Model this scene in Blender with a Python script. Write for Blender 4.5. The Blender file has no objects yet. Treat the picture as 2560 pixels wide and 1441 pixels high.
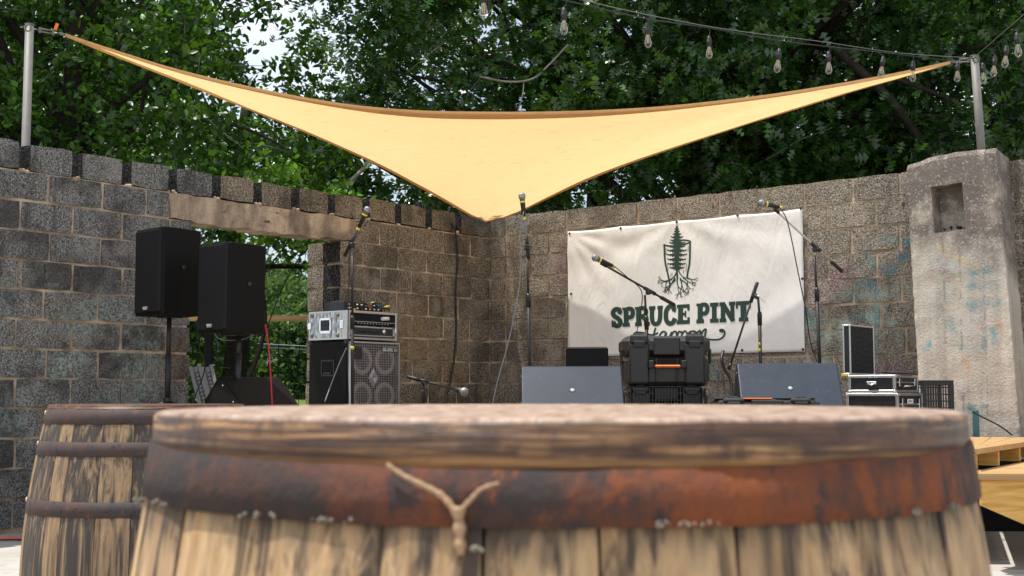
import bpy, bmesh, math, random
import numpy as np
from mathutils import Vector, Matrix, noise

random.seed(7); np.random.seed(7)
SC = bpy.context.scene
COL = SC.collection
V = Vector
# ------------------------------------------------------------------ camera, world, sun
F = 3270.0; PX = 1280.0; PY = 720.5; PITCH = math.radians(4.72); CZ = 0.94
cam_d = bpy.data.cameras.new('camera'); cam = bpy.data.objects.new('camera', cam_d); COL.objects.link(cam)
cam.location = (0, 0, CZ); cam.rotation_euler = (math.radians(90) + PITCH, 0, 0)
cam_d.sensor_width = 36; cam_d.lens = 36 * F / 2560; cam_d.clip_start = 0.02; cam_d.clip_end = 1500
cam_d.dof.use_dof = True; cam_d.dof.focus_distance = 10.0; cam_d.dof.aperture_fstop = 17
SC.camera = cam
SUN_DIR = V((-0.98, 0.10, 0)).normalized() * math.cos(math.radians(72)) + V((0, 0, math.sin(math.radians(72))))
w = bpy.data.worlds.new('World'); SC.world = w; w.use_nodes = True
nt = w.node_tree; bg = nt.nodes['Background']
sky = nt.nodes.new('ShaderNodeTexSky'); sky.sky_type = 'NISHITA'; sky.sun_disc = False
sky.sun_elevation = math.radians(72); sky.sun_rotation = math.atan2(SUN_DIR.x, SUN_DIR.y)
tc = nt.nodes.new('ShaderNodeTexCoord'); nz = nt.nodes.new('ShaderNodeTexNoise')
nz.inputs['Scale'].default_value = 2.2; nz.inputs['Detail'].default_value = 6
cr = nt.nodes.new('ShaderNodeValToRGB'); cr.color_ramp.elements[0].position = 0.3; cr.color_ramp.elements[1].position = 0.62
mx = nt.nodes.new('ShaderNodeMix'); mx.data_type = 'RGBA'
mx.inputs[7].default_value = (9.5, 10.2, 11.2, 1)
nt.links.new(tc.outputs['Generated'], nz.inputs['Vector']); nt.links.new(nz.outputs['Fac'], cr.inputs['Fac'])
nt.links.new(cr.outputs['Color'], mx.inputs[0]); nt.links.new(sky.outputs['Color'], mx.inputs[6])
nt.links.new(mx.outputs[2], bg.inputs['Color']); bg.inputs['Strength'].default_value = 0.12
sun_d = bpy.data.lights.new('sun', 'SUN'); sun_d.energy = 5.0; sun_d.angle = math.radians(0.6); sun_d.color = (1, 0.95, 0.87)
sun = bpy.data.objects.new('sun', sun_d); COL.objects.link(sun); sun.rotation_euler = SUN_DIR.to_track_quat('Z', 'Y').to_euler()
vs = SC.view_settings; vs.view_transform = 'Standard'; vs.look = 'None'; vs.gamma = 1; vs.exposure = 0.12; vs.use_curve_mapping = False
SC.cycles.max_bounces = 8; SC.cycles.transparent_max_bounces = 12

# ------------------------------------------------------------------ pixel geometry
O = V((0, 0, CZ))
def ray(px, py):
    x = (px - PX) / F; v = (PY - py) / F
    return V((x, math.cos(PITCH) - v * math.sin(PITCH), math.sin(PITCH) + v * math.cos(PITCH)))
def at(px, py, Y):
    d = ray(px, py); return O + d * (Y / d.y)
def hit(px, py, P, n):
    d = ray(px, py); return O + d * ((P - O).dot(n) / d.dot(n))
def atz(px, py, z):
    d = ray(px, py); return O + d * ((z - CZ) / d.z)

# ------------------------------------------------------------------ node helper
class NT:
    def __init__(s, name):
        s.m = bpy.data.materials.new(name); s.m.use_nodes = True; s.t = s.m.node_tree
        s.b = s.t.nodes['Principled BSDF']; s.out = s.t.nodes['Material Output']
    def n(s, typ, **k):
        x = s.t.nodes.new('ShaderNode' + typ)
        for a, b in k.items(): setattr(x, a, b)
        return x
    def put(s, sock, val):
        if isinstance(val, bpy.types.NodeSocket): s.t.links.new(val, sock)
        elif isinstance(val, (tuple, list)) and len(val) == 3 and sock.type == 'RGBA': sock.default_value = (*val, 1)
        else: sock.default_value = val
    def pos(s): return s.n('NewGeometry').outputs['Position']
    def objc(s): return s.n('TexCoord').outputs['Object']
    def rnd(s): return s.n('ObjectInfo').outputs['Random']
    def island(s): return s.n('NewGeometry').outputs['Random Per Island']
    def vscale(s, v, sc, off=None):
        x = s.n('VectorMath', operation='MULTIPLY'); s.put(x.inputs[0], v); x.inputs[1].default_value = sc
        return x.outputs[0]
    def vadd(s, a, b):
        x = s.n('VectorMath', operation='ADD'); s.put(x.inputs[0], a); s.put(x.inputs[1], b); return x.outputs[0]
    def noise(s, vec, scale, detail=3, rough=0.5, dist=0):
        x = s.n('TexNoise'); s.put(x.inputs['Vector'], vec); x.inputs['Scale'].default_value = scale
        x.inputs['Detail'].default_value = detail; x.inputs['Roughness'].default_value = rough; x.inputs['Distortion'].default_value = dist
        return x.outputs['Fac']
    def voro(s, vec, scale, feature='F1'):
        x = s.n('TexVoronoi', feature=feature); s.put(x.inputs['Vector'], vec); x.inputs['Scale'].default_value = scale
        return x.outputs['Distance']
    def ramp(s, fac, lo, hi):      # linear step 0..1
        x = s.n('MapRange'); s.put(x.inputs[0], fac); x.inputs[1].default_value = lo; x.inputs[2].default_value = hi
        return x.outputs[0]
    def mix(s, f, a, b):
        x = s.n('Mix', data_type='RGBA'); s.put(x.inputs[0], f); s.put(x.inputs[6], a); s.put(x.inputs[7], b); return x.outputs[2]
    def math(s, op, a, b=0.0, clamp=False):
        x = s.n('Math', operation=op); x.use_clamp = clamp; s.put(x.inputs[0], a); s.put(x.inputs[1], b); return x.outputs[0]
    def mul(s, a, b): return s.math('MULTIPLY', a, b)
    def spot(s, p, c, r):
        x = s.n('VectorMath', operation='DISTANCE'); s.put(x.inputs[0], p); x.inputs[1].default_value = c
        return s.ramp(x.outputs['Value'], r, r * 0.25)
    def seg(s, p, a, b, wdt):      # soft mask around a 3-D segment
        ab = b - a
        x = s.n('VectorMath', operation='SUBTRACT'); s.put(x.inputs[0], p); x.inputs[1].default_value = a
        d = s.n('VectorMath', operation='DOT_PRODUCT'); s.put(d.inputs[0], x.outputs[0]); d.inputs[1].default_value = ab
        t = s.math('DIVIDE', d.outputs['Value'], ab.length_squared, clamp=True)
        c = s.n('VectorMath', operation='SCALE'); c.inputs[0].default_value = ab; s.put(c.inputs['Scale'], t)
        y = s.n('VectorMath', operation='DISTANCE'); s.put(y.inputs[0], x.outputs[0]); s.put(y.inputs[1], c.outputs[0])
        return s.ramp(y.outputs['Value'], wdt, wdt * 0.45)
    def bump(s, h, strength=0.5, dist=0.01):
        x = s.n('Bump'); x.inputs['Strength'].default_value = strength; x.inputs['Distance'].default_value = dist
        s.put(x.inputs['Height'], h); s.t.links.new(x.outputs[0], s.b.inputs['Normal']); return x
    def fin(s, col, rough=0.8, metal=0.0, spec=None):
        s.put(s.b.inputs['Base Color'], col); s.put(s.b.inputs['Roughness'], rough); s.put(s.b.inputs['Metallic'], metal)
        if spec is not None: s.b.inputs['Specular IOR Level'].default_value = spec
        return s.m

def simple(name, col, rough=0.5, metal=0.0, var=0.25, scale=30, bump=0.15, spec=None):
    k = NT(name); p = k.pos()
    nn = k.noise(p, scale, 4, 0.6)
    c2 = tuple(c * (1 - var) for c in col); c3 = tuple(min(1, c * (1 + var)) for c in col)
    k.bump(k.noise(p, scale * 4, 3), bump, 0.002)
    rr = k.math('ADD', k.mul(nn, 0.25), rough - 0.12)
    return k.fin(k.mix(nn, c2, c3), rr, metal, spec)

# wall frame
uL = V((0.632, 0.775, 0)).normalized(); nL = V((0.775, -0.632, 0)).normalized()
uR = V((0.777, -0.630, 0)).normalized(); nR = V((-0.630, -0.777, 0)).normalized()
CORN = V((-0.22, 13.0, 0)); ZTOP = 2.72; CP = 0.207
def onR(px, py, off=0.0): return hit(px, py, CORN + nR * off, nR)
def onL(px, py, off=0.0): return hit(px, py, CORN + nL * off, nL)

# ------------------------------------------------------------------ materials
def block_mat(name, warm, side):
    k = NT(name); p = k.pos(); r = k.rnd()
    fine = k.noise(p, 85, 2, 0.7); mid = k.noise(p, 38, 3, 0.65); big = k.noise(p, 1.7, 4, 0.6); big2 = k.noise(k.vadd(p, (9, 3, 5)), 3.6, 5, 0.65)
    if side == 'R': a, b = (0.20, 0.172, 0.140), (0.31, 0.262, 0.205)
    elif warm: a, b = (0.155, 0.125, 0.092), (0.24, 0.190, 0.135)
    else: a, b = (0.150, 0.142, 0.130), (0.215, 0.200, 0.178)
    base = k.mix(r, a, b)
    # pale and dark aggregate grains
    base = k.mix(k.mul(k.ramp(fine, 0.51, 0.64), 0.68), base, (0.50, 0.45, 0.38) if warm else (0.42, 0.41, 0.40))
    base = k.mix(k.mul(k.ramp(fine, 0.49, 0.38), 0.75), base, (0.025, 0.022, 0.02))
    soot = k.ramp(k.math('ADD', big, k.mul(k.math('SUBTRACT', r, 0.5), 0.16)), 0.48, 0.60)
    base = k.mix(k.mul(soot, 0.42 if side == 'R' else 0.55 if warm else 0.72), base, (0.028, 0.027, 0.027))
    run = k.noise(k.vscale(p, (9, 9, 0.9)), 1.2, 4, 0.6)
    base = k.mix(k.mul(k.ramp(run, 0.56, 0.7), 0.6), base, (0.05, 0.042, 0.035))
    drip = k.ramp(k.noise(k.vscale(p, (22, 22, 9)), 1.0, 2), 0.70, 0.74)
    base = k.mix(k.mul(drip, 0.8), base, (0.05, 0.022, 0.012))
    base = k.mix(k.mul(k.ramp(k.noise(k.vadd(p, (2, 8, 1)), 2.6, 5, 0.65), 0.56, 0.70), 0.45), base, (0.42, 0.38, 0.33))
    m1 = k.ramp(big2, 0.45, 0.62)
    if side == 'L':
        for c, rr, col in ((onL(60, 900), 0.7, (0.34, 0.42, 0.37)), (onL(300, 930), 0.9, (0.34, 0.43, 0.37)), (onL(1085, 900), 0.55, (0.35, 0.36, 0.22)), (onL(1010, 840), 0.35, (0.3, 0.33, 0.2))):
            base = k.mix(k.mul(k.mul(k.mul(k.spot(p, c, rr), m1), k.ramp(mid, .4, .6)), 0.8), base, col)
        for c, rr in ((onL(1040, 850), 0.45), (onL(1130, 930), 0.35), (onL(430, 900), 0.25)):
            base = k.mix(k.mul(k.mul(k.spot(p, c, rr), k.ramp(mid, 0.48, 0.6)), 0.75), base, (0.27, 0.12, 0.03))
    if side == 'R':
        teal = (0.045, 0.20, 0.25); pale = (0.45, 0.55, 0.47); mag = (0.20, 0.07, 0.14)
        base = k.mix(k.mul(k.mul(k.spot(p, onR(2080, 860), 0.6), m1), 0.7), base, pale)
        base = k.mix(k.mul(k.mul(k.spot(p, onR(2200, 800), 0.5), m1), 0.5), base, pale)
        gate = k.ramp(mid, 0.42, 0.60)
        S = [((2168, 626), (2190, 668)), ((2190, 668), (2228, 682)), ((2228, 682), (2262, 640)), ((2262, 640), (2268, 600)), ((2210, 598), (2266, 606)),
             ((2132, 745), (2145, 712)), ((2145, 712), (2178, 706)), ((2178, 706), (2192, 742)), ((2190, 760), (2196, 812)), ((2135, 790), (2170, 792)), ((2016, 760), (2024, 800)),
             ((2024, 800), (2040, 826)), ((2180, 850), (2200, 900)), ((1770, 905), (1795, 940))]
        for a_, b_ in S:
            base = k.mix(k.mul(k.mul(k.seg(p, onR(*a_), onR(*b_), 0.05), gate), 0.58), base, teal)
        for a_, b_ in [((2020, 728), (2065, 748)), ((2090, 700), (2120, 690)), ((2012, 880), (2035, 935)), ((2160, 945), (2240, 925)), ((1405, 640), (1415, 700)), ((2012, 700), (2030, 690))]:
            base = k.mix(k.mul(k.mul(k.seg(p, onR(*a_), onR(*b_), 0.11), gate), 0.6), base, mag)
    h = k.math('ADD', k.mul(fine, 0.6), k.mul(mid, 0.7))
    k.bump(h, 1.0, 0.016)
    return k.fin(base, 0.95, 0, 0.15)

M = {}
M['blockL'] = block_mat('cinder_block_cool', False, 'L')
M['blockR'] = block_mat('cinder_block_warm', True, 'R')
M['blockC'] = block_mat('cinder_block_sail_lit', True, 'L')  # left wall blocks with the sail's warm light put into their colour
k = NT('mortar'); p = k.pos(); a = k.noise(p, 6, 4); b = k.noise(p, 70, 3)
k.bump(k.math('ADD', b, k.noise(p, 25, 2)), 0.8, 0.01)
M['mortar'] = k.fin(k.mix(k.ramp(a, 0.4, 0.62), k.mix(b, (0.44, 0.335, 0.235), (0.60, 0.47, 0.345)), (0.26, 0.19, 0.13)), 0.95, 0, 0.1)
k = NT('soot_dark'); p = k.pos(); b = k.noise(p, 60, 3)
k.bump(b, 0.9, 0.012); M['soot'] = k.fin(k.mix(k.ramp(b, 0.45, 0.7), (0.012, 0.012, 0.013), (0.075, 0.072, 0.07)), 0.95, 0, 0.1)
# lintel concrete
k = NT('lintel_concrete'); p = k.pos(); a = k.noise(k.vscale(p, (4, 4, 1.2)), 1.0, 5, 0.65); b = k.noise(p, 45, 4, 0.6); g = k.noise(k.vadd(p, (3, 1, 7)), 2.6, 5, 0.6)
c = k.mix(k.ramp(a, 0.42, 0.58), (0.52, 0.40, 0.285), (0.28, 0.21, 0.15)); c = k.mix(k.mul(k.ramp(g, 0.54, 0.66), .75), c, (0.13, 0.10, 0.085)); c = k.mix(k.ramp(k.noise(k.vscale(k.vadd(p, (5, 5, 0)), (3, 3, 7)), 1, 5, .7, .8), .62, .65), c, (.14, .09, .06))
c = k.mix(k.mul(k.ramp(b, 0.55, 0.7), 0.4), c, (0.10, 0.07, 0.05)); k.bump(k.math('ADD', b, k.mul(a, 2.0)), 0.7, 0.012)
M['lintel'] = k.fin(c, 0.9, 0, 0.15)
# pier concrete with weathering and spray paint
def pier_mat():
    k = NT('pier_concrete'); p = k.pos()
    a = k.noise(k.vscale(p, (7, 7, 0.7)), 1.0, 5, 0.6); b = k.noise(p, 60, 4, 0.65); g = k.noise(p, 2.2, 5, 0.6); m = k.noise(p, 14, 4, 0.6)
    c = k.mix(k.ramp(a, 0.35, 0.65), (0.60, 0.525, 0.44), (0.36, 0.31, 0.265))
    sep = k.n('SeparateXYZ'); k.put(sep.inputs[0], p)
    dark = k.mul(k.ramp(k.math('ADD', sep.outputs[2], k.mul(k.math('SUBTRACT', g, 0.5), 2.6)), 1.75, 2.3), 0.85)
    c = k.mix(dark, c, (0.12, 0.10, 0.09))
    c = k.mix(k.mul(k.ramp(k.noise(k.vadd(p, (4, 4, 4)), 5.5, 5, .7), 0.5, 0.68), 0.55), c, (0.60, 0.52, 0.42))
    c = k.mix(k.mul(k.ramp(b, 0.6, 0.7), 0.6), c, (0.10, 0.085, 0.07))
    c = k.mix(k.mul(k.ramp(b, 0.42, 0.34), 0.6), c, (0.68, 0.62, 0.54))
    P = lambda x, y: onR(x, y, 0.27)
    gate = k.ramp(m, 0.40, 0.64)
    c = k.mix(k.mul(k.mul(k.spot(p, P(2400, 740), 0.55), gate), 0.35), c, (0.48, 0.58, 0.56))
    for q, col, wd, am in [(((2425, 682), (2490, 676)), (0.10, 0.25, 0.28), 0.03, .8), (((2425, 718), (2490, 712)), (0.14, 0.23, 0.27), 0.045, .75), (((2425, 765), (2492, 752)), (0.15, 0.26, 0.30), 0.05, .75),
                    (((2425, 690), (2428, 800)), (0.22, 0.36, 0.38), 0.03, .6), (((2480, 825), (2488, 870)), (0.10, 0.33, 0.38), 0.03, .8), (((2460, 870), (2465, 840)), (0.2, 0.3, 0.33), 0.03, .7), (((2395, 868), (2440, 870)), (0.16, 0.27, 0.30), 0.03, .7),
                    (((2312, 872), (2322, 862)), (0.06, 0.40, 0.48), 0.03, .9), (((2425, 1018), (2460, 1012)), (0.07, 0.20, 0.25), 0.045, .8), (((2330, 640), (2380, 660)), (0.30, 0.42, 0.44), 0.06, .5),
                    (((2350, 625), (2440, 670)), (0.48, 0.34, 0.16), 0.04, .55), (((2385, 705), (2440, 745)), (0.45, 0.34, 0.2), 0.05, .5), (((2330, 690), (2400, 700)), (0.42, 0.32, 0.2), 0.05, .5), (((2410, 910), (2418, 930)), (0.55, 0.27, 0.12), 0.06, .6),
                    (((2490, 800), (2512, 835)), (0.50, 0.30, 0.16), 0.04, .6), (((2405, 968), (2412, 990)), (0.24, 0.16, 0.22), 0.06, .5), (((2370, 800), (2385, 830)), (0.17, 0.30, 0.27), 0.05, .6)]:
        c = k.mix(k.mul(k.mul(k.seg(p, P(*q[0]), P(*q[1]), wd), gate), am), c, col)
    for x in (2352, 2392, 2452):      # dark joints of the shuttering boards
        c = k.mix(k.mul(k.mul(k.seg(p, P(x, 420), P(x + 18, 1050), 0.012), k.ramp(m, 0.45, 0.6)), 0.45), c, (0.16, 0.13, 0.11))
    k.bump(k.math('ADD', k.mul(b, 1.0), k.mul(m, .7)), 0.7, 0.010)
    return k.fin(c, 0.95, 0, 0.15)
M['pier'] = pier_mat()
# floor concrete
k = NT('floor_concrete'); p = k.pos(); a = k.noise(p, 1.1, 6, 0.62); b = k.noise(p, 55, 3); g = k.noise(p, 9, 4)
c = k.mix(k.ramp(a, 0.38, 0.64), (0.46, 0.43, 0.39), (0.33, 0.305, 0.275)); c = k.mix(k.mul(k.ramp(g, 0.6, 0.7), 0.5), c, (0.2, 0.18, 0.16)); c = k.mix(k.mul(b, 0.3), c, (0.55, 0.52, 0.48))
k.bump(k.math('ADD', b, g), 0.35, 0.006); M['floor'] = k.fin(c, 0.9, 0, 0.2)
k = NT('grass_ground'); p = k.pos(); a = k.noise(p, 0.5, 6, .7); b = k.noise(p, 20, 3)
M['grass'] = k.fin(k.mix(a, k.mix(b, (0.06, 0.10, 0.02), (0.15, 0.21, 0.05)), (0.10, 0.15, 0.04)), 1, 0, 0.1)

def wood(name, c1, c2, c3, axis=2, sc=1.0, dark=0.5, rough=0.75, bump=0.5, world=False, lo=.50, rv=.16, wdth=.12, zst=None):
    k = NT(name); o = k.pos() if world else k.objc(); r = k.rnd()
    off = k.n('CombineXYZ'); k.put(off.inputs[0], k.mul(r, 31.0)); k.put(off.inputs[1], k.mul(r, 17.0)); k.put(off.inputs[2], k.mul(r, 7.0))
    q = k.vadd(o, off.outputs[0])
    st = [70 * sc] * 3; st[axis] = 2.2 * sc; st2 = [62 * sc] * 3; st2[axis] = 1.0 * sc
    g1 = k.noise(k.vscale(q, tuple(st)), 1.0, 5, 0.65, 0.6); g2 = k.noise(k.vscale(q, tuple(st2)), 1.0, 5, 0.65, 0.9); g3 = k.noise(q, 5 * sc, 4, 0.6)
    c = k.mix(k.ramp(g1, 0.3, 0.7), c1, c2)
    c = k.mix(k.mul(k.ramp(k.math('ADD', g2, k.mul(k.math('SUBTRACT', r, 0.5), rv)), lo, lo + wdth), dark), c, c3)
    c = k.mix(k.mul(k.ramp(g1, 0.60, 0.7), 0.55), c, tuple(x * 0.35 for x in c3))
    c = k.mix(k.mul(k.ramp(g3, 0.5, 0.8), 0.4), c, c3)
    if zst:      # black iron stain bleeding down from under the hoop
        sp3 = k.n('SeparateXYZ'); k.put(sp3.inputs[0], o)
        q3 = k.math('ADD', sp3.outputs[2], k.mul(k.math('SUBTRACT', g1, 0.5), .10)); q3 = k.math('ADD', q3, k.mul(k.math('SUBTRACT', g3, 0.5), .08))
        c = k.mix(k.mul(k.ramp(q3, zst - .016, zst + .008), .85), c, c3)
    k.bump(k.math('ADD', g1, k.mul(g2, 0.6)), bump, 0.004)
    return k.fin(c, rough, 0, 0.3)
M['stave'] = wood('stave_oak', (0.20, 0.125, 0.070), (0.42, 0.285, 0.165), (0.048, 0.043, 0.041), 2, 1.0, 0.95, 0.85, 0.8, lo=.41, rv=.26, wdth=.17)
M['stave_pale'] = wood('stave_oak_pale', (0.34, 0.200, 0.095), (0.66, 0.46, 0.26), (0.050, 0.038, 0.032), 2, 1.0, 0.92, 0.85, 0.9, lo=.485, rv=.10, wdth=.12, zst=.880)
M['lid'] = wood('lid_oak', (0.20, 0.095, 0.04), (0.36, 0.20, 0.09), (0.055, 0.036, 0.028), 0, 0.8, 0.7, 0.6, 0.7)
def ringwood(name, c1, c2, c3):
    k = NT(name); p = k.objc(); sep = k.n('SeparateXYZ'); k.put(sep.inputs[0], p)
    ang = k.math('ARCTAN2', sep.outputs[1], sep.outputs[0])
    cb = k.n('CombineXYZ'); k.put(cb.inputs[0], k.mul(ang, 1.6)); k.put(cb.inputs[2], k.mul(sep.outputs[2], 95.0))
    g = k.noise(cb.outputs[0], 1.0, 5, .62, .5); cb2 = k.n('CombineXYZ'); k.put(cb2.inputs[0], k.mul(ang, 3.0)); k.put(cb2.inputs[2], k.mul(sep.outputs[2], 300.0))
    g2 = k.noise(cb2.outputs[0], 1.0, 4, .6, .3); b = k.noise(p, 40, 4, .6)
    c = k.mix(k.ramp(g, .46, .66), c1, c2); c = k.mix(k.mul(k.ramp(g2, .42, .56), .75), c, c3); c = k.mix(k.mul(k.ramp(b, .50, .62), .7), c, c3)
    # paler worn lower lip
    lip = k.ramp(k.math('ADD', sep.outputs[2], k.mul(k.math('SUBTRACT', k.noise(p, 9, 3), .5), .010)), -.0185, -.0225)
    c = k.mix(k.mul(lip, .7), c, c2)
    tp = k.ramp(sep.outputs[2], -.003, -.0006); c = k.mix(k.mul(tp, .9), c, k.mix(k.ramp(k.noise(k.vscale(p, (70, 30, 1)), 1, 6, .8), .38, .60), (.56, .43, .34), (.19, .10, .06)))
    k.bump(k.math('ADD', g2, k.math('ADD', g, b)), .8, .003)
    return k.fin(c, 0.5, 0, 0.4)
M['lid_edge'] = ringwood('lid_ring_grain', (0.12, 0.058, 0.032), (0.50, 0.275, 0.115), (0.042, 0.025, 0.022))
M['lid_dark'] = wood('lid_dark', (0.10, 0.040, 0.022), (0.17, 0.075, 0.035), (0.035, 0.018, 0.013), 0, .8, .7, .5, .5)
k = NT('hoop_rust'); p = k.pos(); a = k.noise(p, 7, 5, .65); b = k.noise(k.vscale(p, (1, 1, .6)), 48, 6, .75); g = k.noise(p, 110, 3)
c = k.mix(k.ramp(k.math('ADD', a, k.mul(k.math('SUBTRACT', k.n('SeparateXYZ').outputs[0], 0.0), 0.0)), .42, .56), (0.050, 0.036, 0.033), (0.17, 0.055, 0.026)); c = k.mix(k.mul(k.ramp(b, .53, .60), .75), c, (0.22, 0.066, 0.022)); c = k.mix(k.mul(k.ramp(b, .47, .40), .85), c, (0.040, 0.036, 0.037)); c = k.mix(k.mul(k.spot(p, (-.22, .68, .88), .26), .8), c, (0.035, 0.030, 0.030)); c = k.mix(k.mul(k.spot(p, (.29, .84, .88), .10), .8), c, (0.040, 0.033, 0.032))
k.bump(k.math('ADD', g, b), .6, .003); M['hoop'] = k.fin(c, .82, 0, .2)
k = NT('hoop_dark'); p = k.pos(); a = k.noise(p, 9, 5, .65); b = k.noise(p, 35, 5, .7)
c = k.mix(k.ramp(a, .4, .6), (0.075, 0.042, 0.035), (0.048, 0.040, 0.042)); c = k.mix(k.mul(k.ramp(b, .56, .64), .8), c, (0.02, 0.016, 0.015)); c = k.mix(k.mul(k.ramp(b, .42, .34), .5), c, (0.17, 0.07, 0.04))
k.bump(b, .4, .002); M['hoop2'] = k.fin(c, .7, .1, .3)
M['pine'] = wood('new_pine', (0.42, 0.25, 0.10), (0.58, 0.38, 0.18), (0.28, 0.15, 0.06), 0, 0.45, 0.5, 0.6, 0.25)
k = NT('pine_face'); p = k.objc(); sc_ = k.vscale(p, (3, 3, 24)); wv = k.noise(sc_, 1.2, 4, .55, 1.3)
kn = k.voro(k.vscale(p, (1, 1, 1.3)), 5.5); c = k.mix(k.ramp(wv, .3, .7), (0.44, 0.22, 0.045), (0.66, 0.40, 0.12)); c = k.mix(k.ramp(kn, .085, .05), c, (.06, .025, .01))
k.bump(wv, .2, .002); M['pineface'] = k.fin(c, .6, 0, .3)
M['deck'] = wood('deck_plank', (0.20, 0.14, 0.09), (0.32, 0.24, 0.16), (0.10, 0.08, 0.06), 0, 0.5, .5)
M['galv'] = simple('galvanised_steel', (0.19, 0.18, 0.165), 0.6, 0.1, 0.25, 14, .2)
M['alu'] = simple('aluminium', (0.50, 0.49, 0.48), 0.34, 0.85, 0.12, 20, .08)
M['alu_dim'] = simple('satin_aluminium', (0.50, 0.49, 0.48), 0.42, 0.75, 0.15, 25, .1)
M['bar_grey'] = simple('dull_aluminium', (0.20, 0.185, 0.17), 0.6, 0.2, 0.35, 40, .2)
M['disc'] = simple('grey_disc', (.38, .40, .43), .6, .0, .05)
M['chrome'] = simple('chrome', (0.75, 0.75, 0.75), 0.16, 1.0, 0.05, 20, .02)
M['black'] = simple('black_plastic', (0.014, 0.014, 0.015), 0.42, 0, 0.3, 40, .25, .4)
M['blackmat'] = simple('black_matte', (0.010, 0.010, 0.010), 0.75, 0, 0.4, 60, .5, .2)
M['cabside'] = simple('cabinet_vinyl', (0.0055, 0.005, 0.0045), 0.6, 0, 0.4, 90, .5, .15)
M['paint'] = simple('stand_paint', (0.011, 0.011, 0.012), 0.5, 0, 0.2, 30, .05, .5)
k = NT('wedge_sky_sheen'); p = k.pos(); a = k.noise(p, 4, 5, .6); b = k.noise(k.vscale(p, (40, 6, 6)), 1.5, 4, .7); e = k.noise(p, 18, 5, .7)
c = k.mix(k.ramp(a, .35, .65), (0.010, 0.017, 0.030), (0.017, 0.027, 0.045)); c = k.mix(k.mul(k.ramp(b, .66, .75), .35), c, (.13, .14, .15)); c = k.mix(k.mul(k.ramp(e, .62, .75), .35), c, (.10, .11, .12))  # blue of the reflected sky put into the dark base colour
k.bump(k.noise(p, 150, 3), .3, .002); M['wedge'] = k.fin(c, k.math('ADD', k.mul(e, .25), .36), 0, .45)
M['caseplast'] = simple('tool_case_plastic', (0.017, 0.014, 0.012), 0.40, 0, 0.25, 25, .35, .5)
M['orange'] = simple('orange_plastic', (0.85, 0.19, 0.02), 0.5, 0, 0.15, 30, .1)
M['yellow'] = simple('yellow_tape', (0.72, 0.60, 0.06), 0.5, 0, 0.08, 30, .05)
M['label'] = simple('label_paper', (0.70, 0.69, 0.66), 0.7, 0, 0.08, 30, .02)
M['print'] = simple('black_print', (0.02, 0.02, 0.02), 0.7, 0, 0.1, 30, .02)
M['red'] = simple('red_cable', (0.45, 0.012, 0.03), 0.45, 0, 0.1, 30, .05)
M['cordorange'] = simple('orange_cord', (0.80, 0.10, 0.03), 0.45, 0, 0.1, 30, .05)
M['cable'] = simple('black_cable', (0.012, 0.012, 0.013), 0.5, 0, 0.2, 30, .05)
M['greycable'] = simple('grey_cable', (0.16, 0.17, 0.18), 0.5, 0, 0.15, 30, .05)
M['bluecable'] = simple('blue_cable', (0.02, 0.16, 0.35), 0.45, 0, 0.1, 30, .05)
M['yellowrod'] = simple('yellow_strap', (0.62, 0.40, 0.06), 0.5, 0, 0.15, 30, .05)
M['teal'] = simple('teal_paint', (0.045, 0.16, 0.17), 0.6, 0, 0.35, 30, .2)
M['mesh'] = simple('mic_grille', (0.22, 0.225, 0.235), 0.45, 0.6, 0.25, 300, .6)
M['peg'] = simple('pale_peg', (0.70, 0.50, 0.38), 0.6, 0, 0.15, 30, .1)
M['crumb'] = simple('dry_foam', (0.20, 0.17, 0.13), 0.8, 0, 0.5, 120, .6)
M['drip'] = simple('dried_glue', (0.36, 0.22, 0.12), 0.6, 0, 0.35, 60, .4)
M['cone'] = simple('speaker_cone', (0.035, 0.030, 0.028), 0.6, 0, 0.2, 30, .1)
M['conering'] = simple('cone_ring', (0.34, 0.25, 0.21), 0.6, 0, 0.2, 30, .1)
M['redsteel'] = simple('red_oxide', (0.09, 0.025, 0.02), 0.6, 0.2, 0.3, 30, .3)
M['foam'] = simple('egg_foam', (0.014, 0.014, 0.015), 0.9, 0, 0.3, 60, .6)
M['white'] = simple('white_paint', (0.75, 0.74, 0.72), 0.6)
M['roofred'] = simple('roof_red', (0.24, 0.07, 0.05), 0.8)
M['rubber'] = simple('socket_rubber', (0.012, 0.012, 0.013), 0.5, 0, 0.2, 60, .1)
k = NT('hoopgreen'); M['logo'] = simple('dark_green_print', (0.013, 0.045, 0.032), 0.6, 0, 0.15, 18, .02)
# diamond plate on the rack case
k = NT('stucco_aluminium'); p = k.objc(); vv = k.voro(k.vscale(p, (1, 1, .65)), 26); k.bump(vv, .9, .012)
M['stucco'] = k.fin(k.mix(k.ramp(vv, .15, .55), (.64, .66, .68), (.34, .36, .38)), .28, .7)
# grille cloth of a perforated speaker front
k = NT('speaker_grille'); p = k.pos(); vv = k.noise(p, 220, 2); k.bump(vv, .5, .002); M['grille'] = k.fin(k.mix(vv, (.003, .003, .004), (.009, .0095, .011)), .6, 0, .2)
# banner canvas
k = NT('banner_canvas'); p = k.pos(); a = k.noise(p, 1.6, 5, .6); b = k.noise(p, 250, 2)
k.bump(k.math('ADD', k.mul(k.noise(k.vscale(p, (3, 3, 1.2)), 1.5, 4, .55, .6), 3.0), k.mul(b, .1)), .35, .02)
M['banner'] = k.fin(k.mix(k.ramp(a, .3, .7), (0.84, 0.825, 0.80), (0.76, 0.735, 0.70)), .65, 0, .25)
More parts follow.
